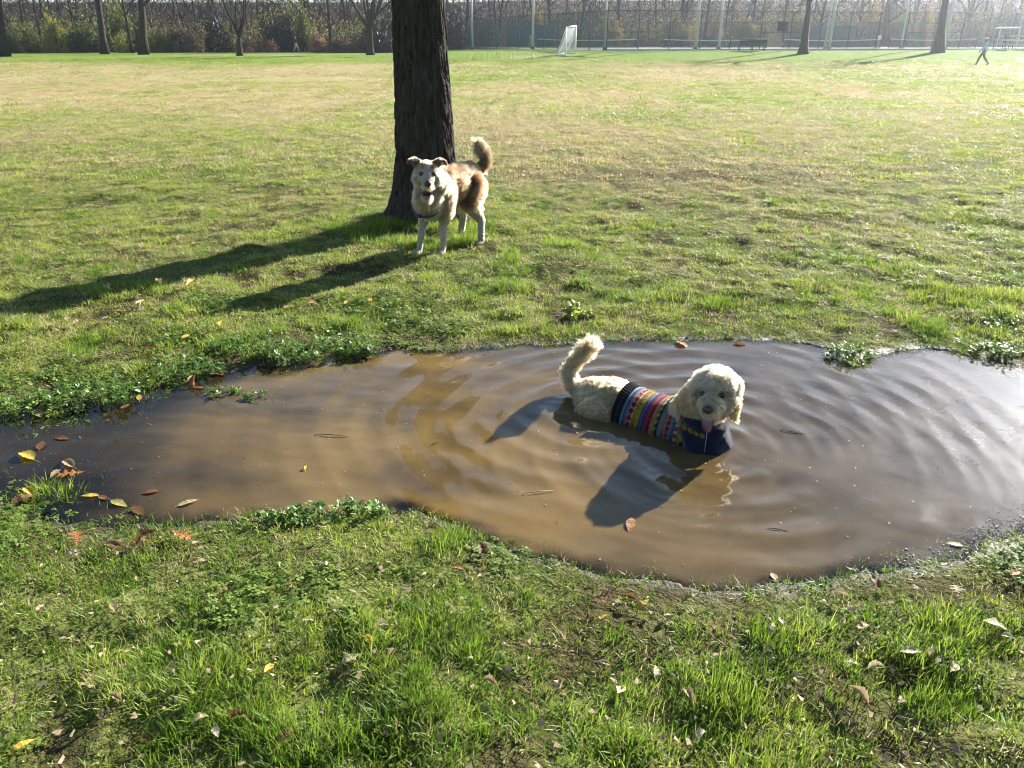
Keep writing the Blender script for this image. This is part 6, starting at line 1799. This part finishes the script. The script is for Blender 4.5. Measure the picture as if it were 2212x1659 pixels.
# ------------------------------------------------------------------ people in the distance
M_VC = vcol_mat('cloth_and_skin', .85, .15, bump=.2, bscale=60)
def person(label, x, y, heading, cols, h=1.75, stride=.32, arm=(.35, -.3), cap=None, hair=(.05, .035, .02), voxel=.016, seat=0.0):
    """cols: shirt, trousers, shoes, skin; heading = direction faced, radians from +x"""
    t = empty('person', (x, y, gz(x, y) + seat), heading); tag(t, label, 'person')
    k = h / 1.75; B = Blob(); reg = []
    def limb(pts, rad, c, flat=None):
        a = len(B.v); B.limb(np.array(pts) * k, np.array(rad) * k, flat)
        for v in B.v[a:]: reg.append((v.mean(0), c))
    S, T, SH, SK = range(4)
    limb([(0, 0, .98), (0, 0, 1.12), (.01, 0, 1.28), (.0, 0, 1.40)], [.135, .13, .150, .12], S, (.74, 1.12, 1))
    limb([(0, .17, 1.42), (0, -.17, 1.42)], [.07, .07], S)
    limb([(.0, 0, 1.42), (.015, 0, 1.56)], [.06, .055], SK)
    limb([(.02, 0, 1.62), (.015, 0, 1.67)], [.085, .092], SK, (1.0, .82, 1.12)); limb([(.105, 0, 1.63), (.112, 0, 1.62)], [.018, .015], SK)
    for s in (-1, 1): limb([(.01, .078 * s, 1.64), (.01, .08 * s, 1.62)], [.018, .016], SK)
    for s, f in ((1, stride), (-1, -stride)):
        kn = (f * .55 + .06, .095 * s, .52); an = (f - (.10 if f < 0 else 0), .095 * s, .10 + (.05 if f < 0 else 0))
        limb([(0, .085 * s, .95), kn], [.105, .068], T); limb([kn, an], [.066, .046], T)
        limb([(an[0] - .03, an[1], an[2] - .055), (an[0] + .13, an[1], .035)], [.040, .033], SH)
    for s, f in ((1, arm[1]), (-1, arm[0])):
        el = (f * .42 - .03, .235 * s, 1.15); wr = (f * 1.0 + .04, .235 * s, .93 + .12 * abs(f))
        limb([(0, .195 * s, 1.40), el], [.058, .043], S); limb([el, wr], [.042, .031], S if cap else SK)
        hx = np.array(wr) + (.03, 0, -.05)
        limb([wr, tuple(hx)], [.028, .034], SK, (1, .55, 1))
        for q in range(4): limb([tuple(hx + (.02 - .016 * q, 0, -.02)), tuple(hx + (.034 - .018 * q, -.012 * s, -.085 + .008 * abs(q - 1)))], [.010, .008], SK)
        limb([tuple(hx + (.03, -.01 * s, .01)), tuple(hx + (.06, -.02 * s, -.035))], [.011, .008], SK)
    me = B.skin('body', voxel * k, 3, M_VC)
    P = co_of(me); C = np.array([r[0] for r in reg]); R_ = np.array([r[1] for r in reg])
    own = np.empty(len(P), int)
    for a in range(0, len(P), 4000): own[a:a + 4000] = R_[np.argmin(((P[a:a + 4000, None] - C[None]) ** 2).sum(-1), 1)]
    set_vcol(me, np.array([cols[i] for i in own])); obj_from('body', me, t)
    hd = _IV * np.array([.105, .088, .082]) * k; hd[:, 2] = np.maximum(hd[:, 2], -.02 * k); hd = hd + np.array([.008, 0, 1.695]) * k
    if cap is not None:
        mobj('cap', hd + np.array([0, 0, .006]), _IF, pmat('cap_cloth', cap, .8, .1, 30), t)
        mobj('cap_brim', _IV * np.array([.075, .07, .008]) * k + np.array([.125, 0, 1.685]) * k, _IF, pmat('cap_brim_cloth', cap, .8, .1, 30), t)
    else:
        mobj('hair', hd - np.array([.012, 0, 0]), _IF, pmat('hair', hair, .7, .3, 60), t)
    return t
SKIN = (.30, .18, .125)
person('person in light blue shirt, grey trousers and white cap striding across the field at right', 32.11, 57.0, R(172), ((.28, .46, .62), (.13, .125, .12), (.05, .035, .03), SKIN), 1.74, .36, (.12, -.10), (.80, .78, .75), voxel=.010)
person('person in dark jacket and pale trousers walking along the wood edge at left', -26.73, 104.0, R(20), ((.018, .022, .035), (.42, .42, .44), (.05, .05, .05), SKIN), 1.75, .30, (.2, -.2), None, (.45, .43, .40))
person('tennis player in white top in front of the teal windscreen', 35.85, 103.0, R(200), ((.75, .75, .74), (.03, .035, .05), (.6, .6, .6), SKIN), 1.72, .18, (.5, .3))
person('tennis player dressed in white between the twin poles and the stout tree', 43.96, 101.0, R(240), ((.75, .74, .74), (.55, .53, .52), (.6, .6, .6), SKIN), 1.75, .30, (.5, -.2))
person('tennis player with white cap right of the stout park tree', 54.90, 104.0, R(160), ((.10, .12, .14), (.12, .13, .14), (.7, .7, .7), SKIN), 1.72, .15, (.4, .4), (.8, .8, .8))
person('person in dark clothes standing beside the bleacher', 48.00, 82.0, R(250), ((.045, .055, .10), (.05, .055, .08), (.05, .05, .05), SKIN), 1.72, .07, (.9, .15))
person('person in blue top behind the bleacher at the right edge', 50.92, 83.4, R(180), ((.06, .16, .42), (.2, .2, .22), (.2, .2, .2), SKIN), 1.72, .06, (.6, .2), (.8, .8, .8))
person('player in white at the left tennis court by the teal windscreen', 2.38, 108.0, R(330), ((.72, .72, .72), (.5, .5, .5), (.6, .6, .6), SKIN), 1.72, .22, (.5, -.2))

# ------------------------------------------------------------------ haze volume, added to give the lens-flare veil towards the sun
def haze():
    x0, x1, y0, y1, z0, z1 = -330, 330, -45, 330, -3.0, 30.0
    V = [(x, y, z) for z in (z0, z1) for x, y in ((x0, y0), (x1, y0), (x1, y1), (x0, y1))]
    F = [(0, 3, 2, 1), (4, 5, 6, 7), (0, 1, 5, 4), (1, 2, 6, 5), (2, 3, 7, 6), (3, 0, 4, 7)]
    m = bpy.data.materials.new('glare_haze'); m.use_nodes = True; nt = m.node_tree; nt.nodes.clear()
    out = N(nt, 'ShaderNodeOutputMaterial'); v = N(nt, 'ShaderNodeVolumePrincipled')
    v.inputs['Color'].default_value = (.86, .91, 1.0, 1); v.inputs['Density'].default_value = HAZE; v.inputs['Anisotropy'].default_value = .88
    nt.links.new(v.outputs[0], out.inputs['Volume'])
    o = mobj('haze', V, F, m, None, False); tag(o, 'sunlit haze over the field, added to give the glare veil at right', 'haze', kind='stuff')
    o.display_type = 'WIRE'
HAZE = 0.0007
haze()
